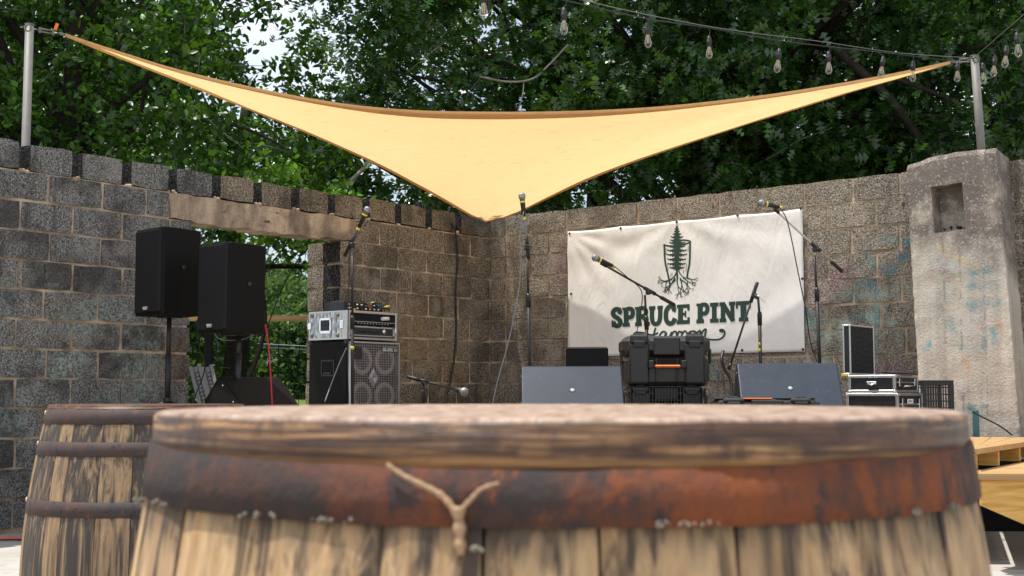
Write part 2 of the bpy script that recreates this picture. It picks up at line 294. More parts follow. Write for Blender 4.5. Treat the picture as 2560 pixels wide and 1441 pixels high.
# sail: shade cloth lets part of the sun through
def sail_mat(name, dens):
    k = NT(name); p = k.pos()
    wv = k.noise(k.vscale(p, (7, 55, 3)), 1.6, 4, .65, .6); wr = k.noise(k.vscale(p, (2.2, 9, 2)), 1.5, 5, .6, 1.2); fn = k.noise(p, 260, 2)
    c = k.mix(k.mul(k.ramp(wv, .5, .68), .35), (0.74, 0.50, 0.245), (0.54, 0.34, 0.145))
    c = k.mix(k.mul(k.ramp(wr, .60, .66), .28), c, (0.50, 0.27, 0.09)); c = k.mix(k.mul(fn, .22), c, (.92, .68, .36))
    d = k.n('BsdfDiffuse'); k.put(d.inputs[0], c); t = k.n('BsdfTranslucent'); k.put(t.inputs[0], c)
    bp = k.n('Bump'); bp.inputs['Strength'].default_value = .35; bp.inputs['Distance'].default_value = .01; k.put(bp.inputs['Height'], k.math('ADD', wv, k.mul(wr, 1.5)))
    k.t.links.new(bp.outputs[0], d.inputs['Normal'])
    ms = k.n('MixShader'); ms.inputs[0].default_value = dens
    k.t.links.new(d.outputs[0], ms.inputs[1]); k.t.links.new(t.outputs[0], ms.inputs[2])
    tr_ = k.n('BsdfTransparent'); m2_ = k.n('MixShader'); m2_.inputs[0].default_value = .03 if dens > .3 else .0
    k.t.links.new(ms.outputs[0], m2_.inputs[1]); k.t.links.new(tr_.outputs[0], m2_.inputs[2]); k.t.links.new(m2_.outputs[0], k.out.inputs[0])
    return k.m
M['sail'] = sail_mat('shade_cloth', 0.74)
M['hem'] = sail_mat('shade_cloth_hem', 0.46)
# leaves
def leaf_mat(name, c1, c2, spec=0.5, trans=0.3, rough=.35):
    k = NT(name); r = k.island(); p = k.pos(); big = k.noise(p, .9, 3)
    c = k.mix(r, c1, c2); c = k.mix(k.mul(k.ramp(big, .4, .65), .5), c, tuple(x * .5 for x in c1))
    c = k.mix(k.ramp(r, .965, .97), c, tuple(min(1, x * 2.0) for x in c2))
    k.put(k.b.inputs['Base Color'], c); k.b.inputs['Roughness'].default_value = rough; k.b.inputs['Specular IOR Level'].default_value = spec
    t = k.n('BsdfTranslucent'); k.put(t.inputs[0], k.mix(.5, c, (.12, .24, .01)))
    ms = k.n('MixShader'); ms.inputs[0].default_value = trans
    k.t.links.new(k.b.outputs[0], ms.inputs[1]); k.t.links.new(t.outputs[0], ms.inputs[2]); k.t.links.new(ms.outputs[0], k.out.inputs[0])
    return k.m
M['oak'] = leaf_mat('oak_leaves', (0.014, 0.050, 0.008), (0.042, 0.125, 0.018), .8, .3, .28)
M['vine'] = leaf_mat('vine_leaves', (0.016, 0.058, 0.005), (0.055, 0.155, 0.012), .5, .35, .36)
M['bright'] = leaf_mat('young_leaves', (0.07, 0.18, 0.015), (0.16, 0.33, 0.03), .4, .4, .42)
M['far'] = leaf_mat('hazed_far_leaves', (0.05, 0.095, 0.035), (0.10, 0.17, 0.06), .2, .35, .6)  # aerial haze put into the leaf colour as a paler green
k = NT('bark'); p = k.pos(); a = k.noise(k.vscale(p, (14, 14, 3)), 1.4, 5, .65); k.bump(a, .9, .03); M['bark'] = k.fin(k.mix(a, (.012, .010, .008), (.055, .047, .04)), .95, 0, .1)
M['twig'] = simple('grey_twig', (.17, .15, .13), .9)
# bulb glass
k = NT('bulb_glass'); k.b.inputs['Transmission Weight'].default_value = .0
gl = k.n('BsdfGlossy'); gl.inputs['Roughness'].default_value = .03; tr = k.n('BsdfTransparent'); tr.inputs[0].default_value = (.88, .9, .92, 1); lw = k.n('LayerWeight'); lw.inputs[0].default_value = .45
ms = k.n('MixShader'); k.t.links.new(k.ramp(lw.outputs['Facing'], .0, 1.5), ms.inputs[0]); k.t.links.new(tr.outputs[0], ms.inputs[1]); k.t.links.new(gl.outputs[0], ms.inputs[2]); k.t.links.new(ms.outputs[0], k.out.inputs[0])
M['glass'] = k.m
M['filament'] = simple('filament', (.85, .50, .14), .4)

# ------------------------------------------------------------------ mesh builder
class MB:
    def __init__(s): s.v = []; s.f = []; s.sm = []
    def add(s, vs, fs, smooth=False):
        o = len(s.v); s.v += [V(x) for x in vs]; s.f += [tuple(i + o for i in q) for q in fs]; s.sm += [smooth] * len(fs); return s
    def box(s, x0, x1, y0, y1, z0, z1, b=0.0, M4=None):
        x0, x1 = sorted((x0, x1)); y0, y1 = sorted((y0, y1)); z0, z1 = sorted((z0, z1))
        if b <= 0:
            vs = [V((x, y, z)) for x in (x0, x1) for y in (y0, y1) for z in (z0, z1)]
            fs = [(0, 1, 3, 2), (4, 6, 7, 5), (0, 4, 5, 1), (2, 3, 7, 6), (0, 2, 6, 4), (1, 5, 7, 3)]
        else:
            lo = (x0, y0, z0); hi = (x1, y1, z1); idx = {}; vs = []
            for sx in (0, 1):
                for sy in (0, 1):
                    for sz in (0, 1):
                        sg = (sx, sy, sz)
                        for a in range(3):
                            c = [(hi[i] if sg[i] else lo[i]) if i == a else ((hi[i] - b) if sg[i] else (lo[i] + b)) for i in range(3)]
                            idx[(sg, a)] = len(vs); vs.append(V(c))
            fs = []
            def sg_(a, va, b_, vb, c_, vc):
                r = [0, 0, 0]; r[a] = va; r[b_] = vb; r[c_] = vc; return tuple(r)
            for a in range(3):
                b_, c_ = (a + 1) % 3, (a + 2) % 3
                for va in (0, 1):
                    q = [idx[(sg_(a, va, b_, p1, c_, p2), a)] for p1, p2 in ((0, 0), (1, 0), (1, 1), (0, 1))]
                    fs.append(tuple(q if va else q[::-1]))
                for vb in (0, 1):
                    for vc in (0, 1):
                        g0 = sg_(a, 0, b_, vb, c_, vc); g1 = sg_(a, 1, b_, vb, c_, vc)
                        q = (idx[(g0, b_)], idx[(g1, b_)], idx[(g1, c_)], idx[(g0, c_)])
                        fs.append(q if (vb == vc) else q[::-1])
            for sx in (0, 1):
                for sy in (0, 1):
                    for sz in (0, 1):
                        q = tuple(idx[((sx, sy, sz), a)] for a in range(3)); fs.append(q if (sx + sy + sz) % 2 else q[::-1])
        if M4 is not None: vs = [M4 @ v for v in vs]
        return s.add(vs, fs)
    def tube(s, pts, r, n=8, cap=True):
        pts = [V(p) for p in pts]; m = len(pts); rs = r if isinstance(r, (list, tuple)) else [r] * m
        T = []
        for i in range(m):
            d = pts[min(i + 1, m - 1)] - pts[max(i - 1, 0)]; T.append(d.normalized() if d.length > 1e-9 else V((0, 0, 1)))
        up = V((0, 0, 1)) if abs(T[0].z) < .9 else V((1, 0, 0)); N_ = T[0].cross(up).normalized(); vs = []
        for i in range(m):
            N_ = (N_ - T[i] * N_.dot(T[i])).normalized(); B = T[i].cross(N_)
            for j in range(n):
                a = 2 * math.pi * j / n; vs.append(pts[i] + (N_ * math.cos(a) + B * math.sin(a)) * rs[i])
        fs = [(i * n + j, i * n + (j + 1) % n, (i + 1) * n + (j + 1) % n, (i + 1) * n + j) for i in range(m - 1) for j in range(n)]
        s.add(vs, fs, True)
        if cap:
            o = len(s.v) - m * n
            s.f += [tuple(o + j for j in range(n))[::-1], tuple(o + (m - 1) * n + j for j in range(n))]; s.sm += [False, False]
        return s
    def lathe(s, prof, n=24, M4=None, smooth=True):
        vs = []
        for r, z in prof:
            for j in range(n):
                a = 2 * math.pi * j / n; vs.append(V((r * math.cos(a), r * math.sin(a), z)))
        fs = [(i * n + j, i * n + (j + 1) % n, (i + 1) * n + (j + 1) % n, (i + 1) * n + j) for i in range(len(prof) - 1) for j in range(n)]
        if M4 is not None: vs = [M4 @ v for v in vs]
        s.add(vs, fs, smooth); return s
    def prism(s, poly, a, b, mp):        # poly (u,v), extruded from a to b; mp(u,v,w)->Vector
        n = len(poly); vs = [mp(u, v, a) for u, v in poly] + [mp(u, v, b) for u, v in poly]
        fs = [tuple(range(n))[::-1], tuple(range(n, 2 * n))] + [(i, (i + 1) % n, (i + 1) % n + n, i + n) for i in range(n)]
        return s.add(vs, fs)
    def build(s, name, mat, parent=None, world=False, fix=True, loc=None):
        me = bpy.data.meshes.new(name); vs = s.v
        if world and parent is not None:
            inv = pmat(parent).inverted(); vs = [inv @ v for v in vs]
        if loc is not None: vs = [v - V(loc) for v in vs]
        me.from_pydata([tuple(v) for v in vs], [], s.f); me.polygons.foreach_set('use_smooth', s.sm)
        if fix:
            bm = bmesh.new(); bm.from_mesh(me); bmesh.ops.recalc_face_normals(bm, faces=bm.faces); bm.to_mesh(me); bm.free()
        me.materials.append(M[mat] if isinstance(mat, str) else mat)
        o = bpy.data.objects.new(name, me); COL.objects.link(o); o.parent = parent
        if loc is not None: o.location = loc
        return o
def pmat(o):
    m = Matrix.Translation(o.location) @ o.rotation_euler.to_matrix().to_4x4()
    return pmat(o.parent) @ m if o.parent else m
def tag(o, label=None, cat=None, group=None, kind=None):
    if label: o['label'] = label
    if cat: o['category'] = cat
    if group: o['group'] = group
    if kind: o['kind'] = kind
    return o
def thing(name, label, cat, loc=(0, 0, 0), rz=0, group=None, rx=0, ry=0):
    o = bpy.data.objects.new(name, None); COL.objects.link(o); o.empty_display_size = .1
    o.location = loc; o.rotation_euler = (rx, ry, rz); return tag(o, label, cat, group)
def put(o_src, parent, loc, rz=0, scale=None, name=None, mat=None):
    c = o_src.copy(); COL.objects.link(c); c.parent = parent; c.location = loc; c.rotation_euler = (0, 0, rz)
    if scale: c.scale = scale
    return c
def catmull(P, n=8):
    P = [V(p) for p in P]; Q = [P[0] * 2 - P[1]] + P + [P[-1] * 2 - P[-2]]; out = []
    for i in range(1, len(Q) - 2):
        for j in range(n):
            t = j / n; a, b, c, d = Q[i - 1:i + 3]
            out.append(.5 * ((2 * b) + (c - a) * t + (2 * a - 5 * b + 4 * c - d) * t * t + (3 * b - a - 3 * c + d) * t ** 3))
    out.append(P[-1]); return out
def cable(name, label, pts, r, mat, cat='cable', n=6, sm=8, group=None):
    P = catmull(pts, sm); m = MB().tube(P, r, n); o = m.build(name, mat, loc=P[0]); return tag(o, label, cat, group)
def lin(a, b, t): return a + (b - a) * t

# ------------------------------------------------------------------ ground and terrain
g = MB(); g.add([(-30, -25, 0), (30, -25, 0), (30, 14.2, 0), (-30, 14.2, 0)], [(0, 1, 2, 3)]); tag(g.build('concrete_yard', 'floor', fix=False), kind='structure')
g = MB(); g.add([(-900, -900, -.03), (900, -900, -.03), (900, 900, -.03), (-900, 900, -.03)], [(0, 1, 2, 3)]); tag(g.build('ground', 'grass', fix=False), kind='structure')
g = MB(); nx, ny = 50, 20; vs = []
for j in range(ny + 1):
    for i in range(nx + 1):
        x = -220 + 440 * i / nx; y = 45 + 175 * j / ny
        vs.append((x, y, -0.4 + 16 * (j / ny) ** 1.1 * (1 + .25 * math.sin(x * .03 + 1)) + 1.0 * noise.noise(V((x * .03, y * .05, 0)))))
g.add(vs, [(j * (nx + 1) + i, j * (nx + 1) + i + 1, (j + 1) * (nx + 1) + i + 1, (j + 1) * (nx + 1) + i) for j in range(ny) for i in range(nx)], True)
tag(g.build('hillside', 'grass', fix=False), kind='structure')

# ------------------------------------------------------------------ block walls
def block_mesh(name, L, H, T, seed, mat, rough=.004, dark=False):
    rn = random.Random(seed); nx, ny, nz = 4, 1, 2; idx = {}; vs = []; fs = []
    def vid(i, j, k_):
        key = (i, j, k_)
        if key not in idx:
            x = -L / 2 + L * i / nx; y = -T / 2 + T * j / ny; z = -H / 2 + H * k_ / nz
            ex = (i in (0, nx)); ez = (k_ in (0, nz))
            if ex and ez: x *= .99; z *= .97; y *= .98
            x += rn.uniform(-1, 1) * rough; z += rn.uniform(-1, 1) * rough * .8; y += rn.uniform(-1, 1) * rough * .7
            idx[key] = len(vs); vs.append((x, y, z))
        return idx[key]
    for i in range(nx):
        for k_ in range(nz):
            fs.append((vid(i, 0, k_), vid(i + 1, 0, k_), vid(i + 1, 0, k_ + 1), vid(i, 0, k_ + 1)))
            fs.append((vid(i, 1, k_), vid(i, 1, k_ + 1), vid(i + 1, 1, k_ + 1), vid(i + 1, 1, k_)))
        fs.append((vid(i, 0, nz), vid(i + 1, 0, nz), vid(i + 1, 1, nz), vid(i, 1, nz)))
        fs.append((vid(i, 0, 0), vid(i, 1, 0), vid(i + 1, 1, 0), vid(i + 1, 0, 0)))
    for k_ in range(nz):
        fs.append((vid(0, 0, k_), vid(0, 0, k_ + 1), vid(0, 1, k_ + 1), vid(0, 1, k_)))
        fs.append((vid(nx, 0, k_), vid(nx, 1, k_), vid(nx, 1, k_ + 1), vid(nx, 0, k_ + 1)))
    me = bpy.data.meshes.new(name); me.from_pydata(vs, [], fs); me.materials.append(M[mat])
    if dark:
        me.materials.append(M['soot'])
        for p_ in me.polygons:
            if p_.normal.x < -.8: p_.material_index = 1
    return me
BT = 0.2
BL, BH = .396, .190
VAR = {m: [block_mesh('block', BL, BH, BT, i, m) for i in range(9)] for m in ('blockL', 'blockR', 'blockC')}
for m in ('blockL', 'blockC'): VAR[m + 'D'] = [block_mesh('block', BL, BH, BT, i + 20, m, .0065, True) for i in range(7)]
rb = random.Random(3)
def place_block(root, rz, u, nrm, x0, x1, zc, mat, yoff=0.0, T=BT, H=None):
    me = rb.choice(VAR[mat]); o = bpy.data.objects.new('block', me); COL.objects.link(o); o.parent = root
    L = x1 - x0 - rb.uniform(.014, .026)
    pr = rb.uniform(-.001, .006)
    p_ = u * ((x0 + x1) / 2) - nrm * (BT / 2 + yoff - pr); o.location = (p_.x, p_.y, zc + rb.uniform(-.003, .003))
    o.rotation_euler = (rb.uniform(-.01, .01), rb.uniform(-.008, .008), rz + rb.uniform(-.005, .005))
    o.scale = (L / BL, 1, 1 if H is None else H / BH); return o
def frame_box(m, u, nrm, x0, x1, y0, y1, z0, z1):
    M4 = Matrix(((u.x, -nrm.x, 0, 0), (u.y, -nrm.y, 0, 0), (0, 0, 1, 0), (0, 0, 0, 1))); m.box(x0, x1, y0, y1, z0, z1, 0, M4); return m

rzL = math.atan2(uL.y, uL.x); rzR = math.atan2(uR.y, uR.x)
wl = thing('block_wall', 'soot-dark grey cinder block wall on the left with a doorway and gaps between its top blocks', 'wall', CORN)
ox0, ox1 = -3.62, -2.05; lx0, lx1 = -3.84, -1.86; ZO = ZTOP - 2 * CP
TL = 7.2
P_ = .4166
for r in range(13):
    zc = ZTOP - CP * (r + .5); base = -.49 if r % 2 == 0 else -.70
    jj = [0.0] + ([-.285] if r % 2 else []) + [base - P_ * i for i in range(18)]
    if r == 0:
        for i in range(len(jj) - 1):
            x1, x0 = jj[i] - (.024 if i else .0), jj[i + 1] + .042
            mm = 'blockCD' if x1 > -3.1 else 'blockLD'
            o = place_block(wl, rzL, uL, nL, x0, x1, zc + rb.uniform(-.004, .006), mm)
            o.rotation_euler.y += rb.uniform(-.012, .012)
        continue
    jj = [j + rb.uniform(-.02, .02) if j < -.1 else j for j in jj]
    spans = [(-TL, 0)]
    if r == 1: spans = [(-TL, lx0), (lx1, 0)]
    elif r >= 2: spans = [(-TL, ox0), (ox1, 0)]
    for a, b in spans:
        cuts = sorted(set([a, b] + [j for j in jj if a + .07 < j < b - .07]))
        for x0, x1 in zip(cuts[:-1], cuts[1:]):
            if x1 - x0 > .6: continue
            place_block(wl, rzL, uL, nL, x0, x1, zc, 'blockCD' if abs(x0 - ox1) < .01 else 'blockC' if (x0 + x1) / 2 > -2.9 else 'blockL')
m = MB()
frame_box(m, uL, nL, -TL, lx0, .007, BT - .012, ZTOP - 2 * CP, ZTOP - CP + .002); frame_box(m, uL, nL, lx1, .17, .007, BT - .012, ZTOP - 2 * CP, ZTOP - CP + .002)
frame_box(m, uL, nL, -TL, ox0 - .03, .007, BT - .012, 0, ZO); frame_box(m, uL, nL, ox1 + .035, .17, .007, BT - .012, 0, ZO)
frame_box(m, uL, nL, -.07, .17, .007, BT - .012, ZTOP - CP, ZTOP - .012)
m.build('mortar', 'mortar', wl)
# mortar crumbs left standing in the gaps of the top course
m = MB()
for i in range(16):
    x = -.49 - P_ * i
    for q in range(3):
        M4 = Matrix.Translation(uL * (x + rb.uniform(-.015, .045)) - nL * rb.uniform(-.004, .03) + V((0, 0, ZTOP - CP + rb.uniform(-.004, .012)))) @ Matrix.Rotation(rb.uniform(0, 3), 4, 'Z')
        rr = rb.uniform(.010, .022); m.lathe([(0.0001, rr * .8), (rr * .8, rr * .5), (rr, 0), (rr * .7, -rr), (0.0001, -rr)], 6, M4)
tag(m.build('mortar_lump', 'mortar', wl), kind='stuff')
# second leaf of the right door jamb
for r in range(2, 13):
    zc = ZTOP - CP * (r + .5)
    o = place_block(wl, rzL, uL, nL, ox1 + .0, ox1 + .39, zc, 'blockC', yoff=.225)
m = MB(); frame_box(m, uL, nL, ox1 + .035, ox1 + .38, .235, .40, 0, ZO - .004); m.build('mortar', 'mortar', wl)
# lintel: cast concrete with a broken underside
def rough_slab(m, mp, x0, x1, y0, y1, z0, z1, nx, ny, nz, amp, seed=0, zb=None, zt=None):
    idx = {}; vs = []; fs = []
    def vid(i, j, k_):
        key = (i, j, k_)
        if key not in idx:
            x = lin(x0, x1, i / nx); y = lin(y0, y1, j / ny); b = z0 + (zb(i / nx, j / ny) if zb else 0); t_ = z1 + (zt(i / nx, j / ny) if zt else 0); z = lin(b, t_, k_ / nz)
            q = V((x * 9 + seed, y * 9, z * 9)); x += amp * noise.noise(q); y += amp * noise.noise(q + V((7, 0, 0))); z += amp * noise.noise(q + V((0, 9, 0)))
            idx[key] = len(vs); vs.append(mp(x, y, z))
        return idx[key]
    def sheet(fn, A, B):
        for a_ in range(A):
            for b_ in range(B): fs.append((vid(*fn(a_, b_)), vid(*fn(a_ + 1, b_)), vid(*fn(a_ + 1, b_ + 1)), vid(*fn(a_, b_ + 1))))
    sheet(lambda a_, b_: (a_, 0, b_), nx, nz); sheet(lambda a_, b_: (a_, ny, b_), nx, nz); sheet(lambda a_, b_: (a_, b_, 0), nx, ny); sheet(lambda a_, b_: (a_, b_, nz), nx, ny)
    sheet(lambda a_, b_: (0, a_, b_), ny, nz); sheet(lambda a_, b_: (nx, a_, b_), ny, nz)
    m.add(vs, fs, False)
m = MB(); mpL = lambda x, y, z: uL * x - nL * y + V((0, 0, z))
rough_slab(m, mpL, lx0, lx1, -.008, BT + .01, ZO, ZTOP - CP - .004, 40, 5, 6, .012, 3, zb=lambda a_, b_: (-.012 if .12 < a_ < .8 else .0) + .03 * abs(noise.noise(V((a_ * 14, b_ * 2, 1)))))
m.build('lintel', 'lintel', wl)
tag(m and wl)

wr = thing('block_wall', 'warm grey cinder block wall behind the banner, running from the corner to the concrete pier', 'wall', CORN)
wl['label'] = 'soot-dark cinder block wall with doorway and gapped top course, left of the corner'
TR = 7.0
for r in range(13):
    zc = ZTOP - CP * (r + .5); base = .33 if r % 2 else .12
    jj = sorted([0.205] + [base + .4145 * i + (rb.uniform(-.018, .018)) for i in range(18)])
    jj = [j for j in jj if j > .2]; jj = [.205] + [j for j in jj if j > .28]
    for x0, x1 in zip(jj[:-1], jj[1:]):
        if x1 > TR: break
        o = place_block(wr, rzR, uR, nR, x0, x1, zc, 'blockR')
        if r == 0: o.location.z += .012 * noise.noise(V((x0 * 2, 0, 0))); o.scale.z *= 1.03
    place_block(wr, rzR, uR, nR, .0, .205, zc, 'blockR')
m = MB(); frame_box(m, uR, nR, .0, TR, .006, BT - .012, 0, ZTOP - .012); m.build('mortar', 'mortar', wr)
# steel angle at the far right
m = MB(); frame_box(m, uR, nR, 5.22, 6.9, -.05, -.006, .98, 1.035); frame_box(m, uR, nR, 5.22, 6.9, -.056, -.05, .955, 1.035)
tag(m.build('steel_rail', 'redsteel', loc=(0, 0, 0)), 'rust red steel rail fixed on the block wall right of the pier', 'rail').location = CORN

# ------------------------------------------------------------------ concrete pier with niche
pr = thing('concrete_pier', 'tall weathered concrete pier with a square niche and faded spray paint', 'pier', CORN)
PO = 0.27
def Rsz(px, py, off=PO):
    q = onR(px, py, off) - CORN; return q.dot(uR), q.z
sTL = Rsz(2265, 430)[0]; sTR = Rsz(2489, 400)[0]; sBL = Rsz(2302, 1040)[0]; sBR = Rsz(2549, 1085)[0]; zB = Rsz(2549, 1085)[1]; zT = Rsz(2400, 386)[1]
def sl(z): t = (zT - z) / (zT - zB); return lin(sTL, sBL, t)
def srr(z): t = (zT - z) / (zT - zB); return lin(sTR, sBR, t)
n0 = Rsz(2334, 472); n1 = Rsz(2408, 570)
def topz(s_):
    t = (s_ - sTL) / (sTR - sTL); return zT + (-.032 + .13 * min(.4, t) if t < .4 else 0.02) + .012 * noise.noise(V((s_ * 9, 0, 0)))
mpR = lambda s_, y, z: uR * s_ + nR * y + V((0, 0, z))
m = MB(); NX, NZ = 26, 70; vs = []; ids = {}
zs = sorted(set([lin(0, 1, i / NZ) for i in range(NZ + 1)]))
def pv(i, j, dep=0):
    t = i / NX; zt = j / NZ
    s0_, s1_ = sl(zt * zT), srr(zt * zT); s_ = lin(s0_, s1_, t); z = zt * topz(s_) if j < NZ else topz(s_)
    j_ = V((s_ * 11, z * 11, 0)); edge = (i in (0, NX)) or j == NZ
    s_ += (.006 if edge else 0) * noise.noise(j_ * 1.7) + (.005 if edge else 0) * noise.noise(j_ * 4)
    y = PO + .005 * noise.noise(j_ * .8) - (.006 + .006 * noise.noise(j_ * 2) if i in (0, NX) else 0) - (.012 + .02 * noise.noise(j_) if j == NZ else 0)
    if j == NZ and t < .35: y -= .02
    return mpR(s_, y, z), s_, z
grid = [[pv(i, j) for i in range(NX + 1)] for j in range(NZ + 1)]
for row in grid:
    for q in row: vs.append(q[0])
def inn(i, j):
    s_ = (grid[j][i][1] + grid[j + 1][i + 1][1]) / 2; z = (grid[j][i][2] + grid[j + 1][i + 1][2]) / 2
    return n0[0] < s_ < n1[0] and n1[1] < z < n0[1]
fs = []; cells = {(i, j) for j in range(NZ) for i in range(NX) if inn(i, j)}
i0 = min(c[0] for c in cells); i1 = max(c[0] for c in cells); j0 = min(c[1] for c in cells); j1 = max(c[1] for c in cells)
cells = {(i, j) for i in range(i0, i1 + 1) for j in range(j0, j1 + 1)}
for j in range(NZ):
    for i in range(NX):
        if (i, j) not in cells: fs.append((j * (NX + 1) + i, j * (NX + 1) + i + 1, (j + 1) * (NX + 1) + i + 1, (j + 1) * (NX + 1) + i))
i0 = min(c[0] for c in cells); i1 = max(c[0] for c in cells) + 1; j0 = min(c[1] for c in cells); j1 = max(c[1] for c in cells) + 1
ND = .16
def deep(i, j): return len(vs)
back = {}
for (i, j) in {(a, b) for c in cells for a in (c[0], c[0] + 1) for b in (c[1], c[1] + 1)}:
    back[(i, j)] = len(vs); vs.append(grid[j][i][0] - nR * ND)
for (i, j) in cells: fs.append((back[(i, j)], back[(i + 1, j)], back[(i + 1, j + 1)], back[(i, j + 1)]))
G = lambda i, j: j * (NX + 1) + i
for i in range(i0, i1):
    fs.append((G(i, j0), G(i + 1, j0), back[(i + 1, j0)], back[(i, j0)])); fs.append((G(i, j1), back[(i, j1)], back[(i + 1, j1)], G(i + 1, j1)))
for j in range(j0, j1):
    fs.append((G(i0, j), back[(i0, j)], back[(i0, j + 1)], G(i0, j + 1))); fs.append((G(i1, j), G(i1, j + 1), back[(i1, j + 1)], back[(i1, j)]))
# sides and top
def sidecol(i):
    prev = None
    for j in range(NZ + 1):
        a = G(i, j); cur = [a]
        for d_ in (.33, .66, 1.0):
            q = grid[j][i][0]; yy = (q.dot(nR)); s_ = q.dot(uR); cur.append(len(vs)); vs.append(uR * (s_ + .004 * noise.noise(q * 7)) + nR * lin(yy, -.02, d_) + V((0, 0, q.z - (.05 * d_ if j == NZ else 0))))
        if prev:
            for q in range(3): fs.append((prev[q], cur[q], cur[q + 1], prev[q + 1]))
        prev = cur
    return prev
L_ = sidecol(0); R_ = sidecol(NX)
prevrow = [G(i, NZ) for i in range(NX + 1)]
for q in range(1, 4):
    row = []
    for i in range(NX + 1):
        if i == 0: row.append(L_[q])
        elif i == NX: row.append(R_[q])
        else:
            g_ = grid[NZ][i][0]; row.append(len(vs)); vs.append(uR * g_.dot(uR) + nR * lin(g_.dot(nR), -.02, q / 3) + V((0, 0, g_.z - .05 * q / 3 + .015 + .02 * noise.noise(g_ * 9))))
    for i in range(NX): fs.append((prevrow[i], prevrow[i + 1], row[i + 1], row[i]))
    prevrow = row
m.add(vs, fs, False); m.build('pier_shaft', 'pier', pr)
m = MB()
for q in range(9):
    s_ = rb.uniform(n0[0] + .03, n1[0] - .03); M4 = Matrix.Translation(mpR(s_, PO - rb.uniform(.03, .13), n1[1] + .012)); rr = rb.uniform(.008, .02)
    m.lathe([(0.0001, rr), (rr, 0), (0.0001, -rr * .6)], 6, M4)
tag(m.build('rubble', 'soot', pr), kind='stuff')

# ------------------------------------------------------------------ poles, sail, guy wires
def pole(px0, py0, px1, py1, Y, label, down):
    a = at(px0, py0, Y); b = at(px1, py1, Y); a = a - (b - a).normalized() * down
    t = thing('steel_pole', label, 'pole', a)
    MB().tube([a, b], .031, 14).build('pole_tube', 'galv', t, True)
    MB().tube([b, b + V((0, 0, .006))], .034, 14).build('end_cap', 'galv', t, True)
    m = MB(); m.lathe([(.024, -.006), (.03, 0), (.024, .006), (.018, 0), (.024, -.006)], 12, Matrix.Translation(b + V((.0, -.03, -.03))) @ Matrix.Rotation(1.57, 4, 'X')); m.build('eye_bolt', 'galv', t, True)
    return b
pL = pole(65, 348, 74, 63, 9.36, 'galvanised pole rising behind the left wall, holding the sail', 2.3)
pR = pole(2454, 382, 2436, 142, 9.78, 'galvanised pole standing on top of the concrete pier', .25)
SLc = at(163, 88, 9.6); SRc = at(2376, 157, 9.9); SBc = at(1215, 553, 12.80)
plane_n = (SRc - SLc).cross(SBc - SLc).normalized()
def pl(px, py): return hit(px, py, SLc, plane_n)
front = [SLc] + [pl(*q) for q in ((300, 133), (440, 176), (600, 215), (760, 247), (900, 268), (1050, 280), (1200, 283), (1350, 283), (1500, 279), (1650, 270), (1800, 255), (1950, 236), (2100, 212), (2240, 186))] + [SRc]
left = [SLc] + [pl(*q) for q in ((280, 136), (388, 178), (544, 241), (700, 303), (830, 358), (950, 414), (1050, 467), (1130, 512), (1180, 540))] + [SBc]
right = [SRc] + [pl(*q) for q in ((2240, 196), (2137, 225), (1999, 268), (1860, 311), (1720, 357), (1600, 398), (1480, 444), (1380, 490), (1300, 528), (1250, 546))] + [SBc]
def resample(P, n):
    P = catmull(P, 10); d = [0]
    for a, b in zip(P[:-1], P[1:]): d.append(d[-1] + (b - a).length)
    out = []; j = 0
    for i in range(n + 1):
        t = d[-1] * i / n
        while j < len(d) - 2 and d[j + 1] < t: j += 1
        out.append(P[j].lerp(P[j + 1], (t - d[j]) / max(1e-9, d[j + 1] - d[j])))
    return out
NS = 48; NA = 24
fr = resample(front, NS); le = resample(left, NA); ri = resample(right, NA)
sl_ = thing('shade_sail', 'tan triangular shade sail stretched between the two poles and the wall corner', 'shade sail', SBc)
rows = []
for j in range(NA + 1):
    t = j / NA; row = []
    A, B = le[j], ri[j]; span = (B - A)
    for i in range(NS + 1):
        u_ = i / NS; base_ = A + span * u_
        devF = fr[i] - (SLc + (SRc - SLc) * u_)
        q = base_ + devF * (1 - t) ** 1.35 * (span.length / (SRc - SLc).length if j else 1) ** .3
        q.z += -.10 * math.sin(math.pi * u_) * math.sin(math.pi * t) + .010 * noise.noise(V((u_ * 9, t * 6, 0))) + .012 * math.sin((u_ - .5) * 34 + 3 * t) * (1 - t) * abs(u_ - .5) * 1.2
        row.append(q)
    rows.append(row)
m = MB(); vs = [q for r_ in rows for q in r_]
m.add(vs, [(j * (NS + 1) + i, j * (NS + 1) + i + 1, (j + 1) * (NS + 1) + i + 1, (j + 1) * (NS + 1) + i) for j in range(NA) for i in range(NS)], True)
m.build('sail_cloth', 'sail', sl_, True, fix=False)
def hem(curve, inward, wdt, nm='hem'):
    m = MB(); vs = []
    for i, q in enumerate(curve):
        k_ = math.sin(math.pi * i / (len(curve) - 1)) ** .35 if 0 < i < len(curve) - 1 else 0.15
        d = inward(i) * (wdt * max(.15, k_)); vs += [q + V((0, 0, .012)), q + V((0, 0, -.012)), q + d + V((0, 0, -.010)), q + d + V((0, 0, .006))]
    fs = []
    for i in range(len(curve) - 1):
        for a in range(4): fs.append((i * 4 + a, i * 4 + (a + 1) % 4, (i + 1) * 4 + (a + 1) % 4, (i + 1) * 4 + a))
    m.add(vs, fs, False); m.build(nm, 'hem', sl_, True)
cen = (SLc + SRc + SBc * 2) / 4
hem(fr, lambda i: (rows[3][i] - rows[0][i]).normalized() if i not in (0, NS) else (cen - fr[i]).normalized(), .065)
hem(le, lambda i: (cen - le[i]).normalized(), .035); hem(ri, lambda i: (cen - ri[i]).normalized(), .035)
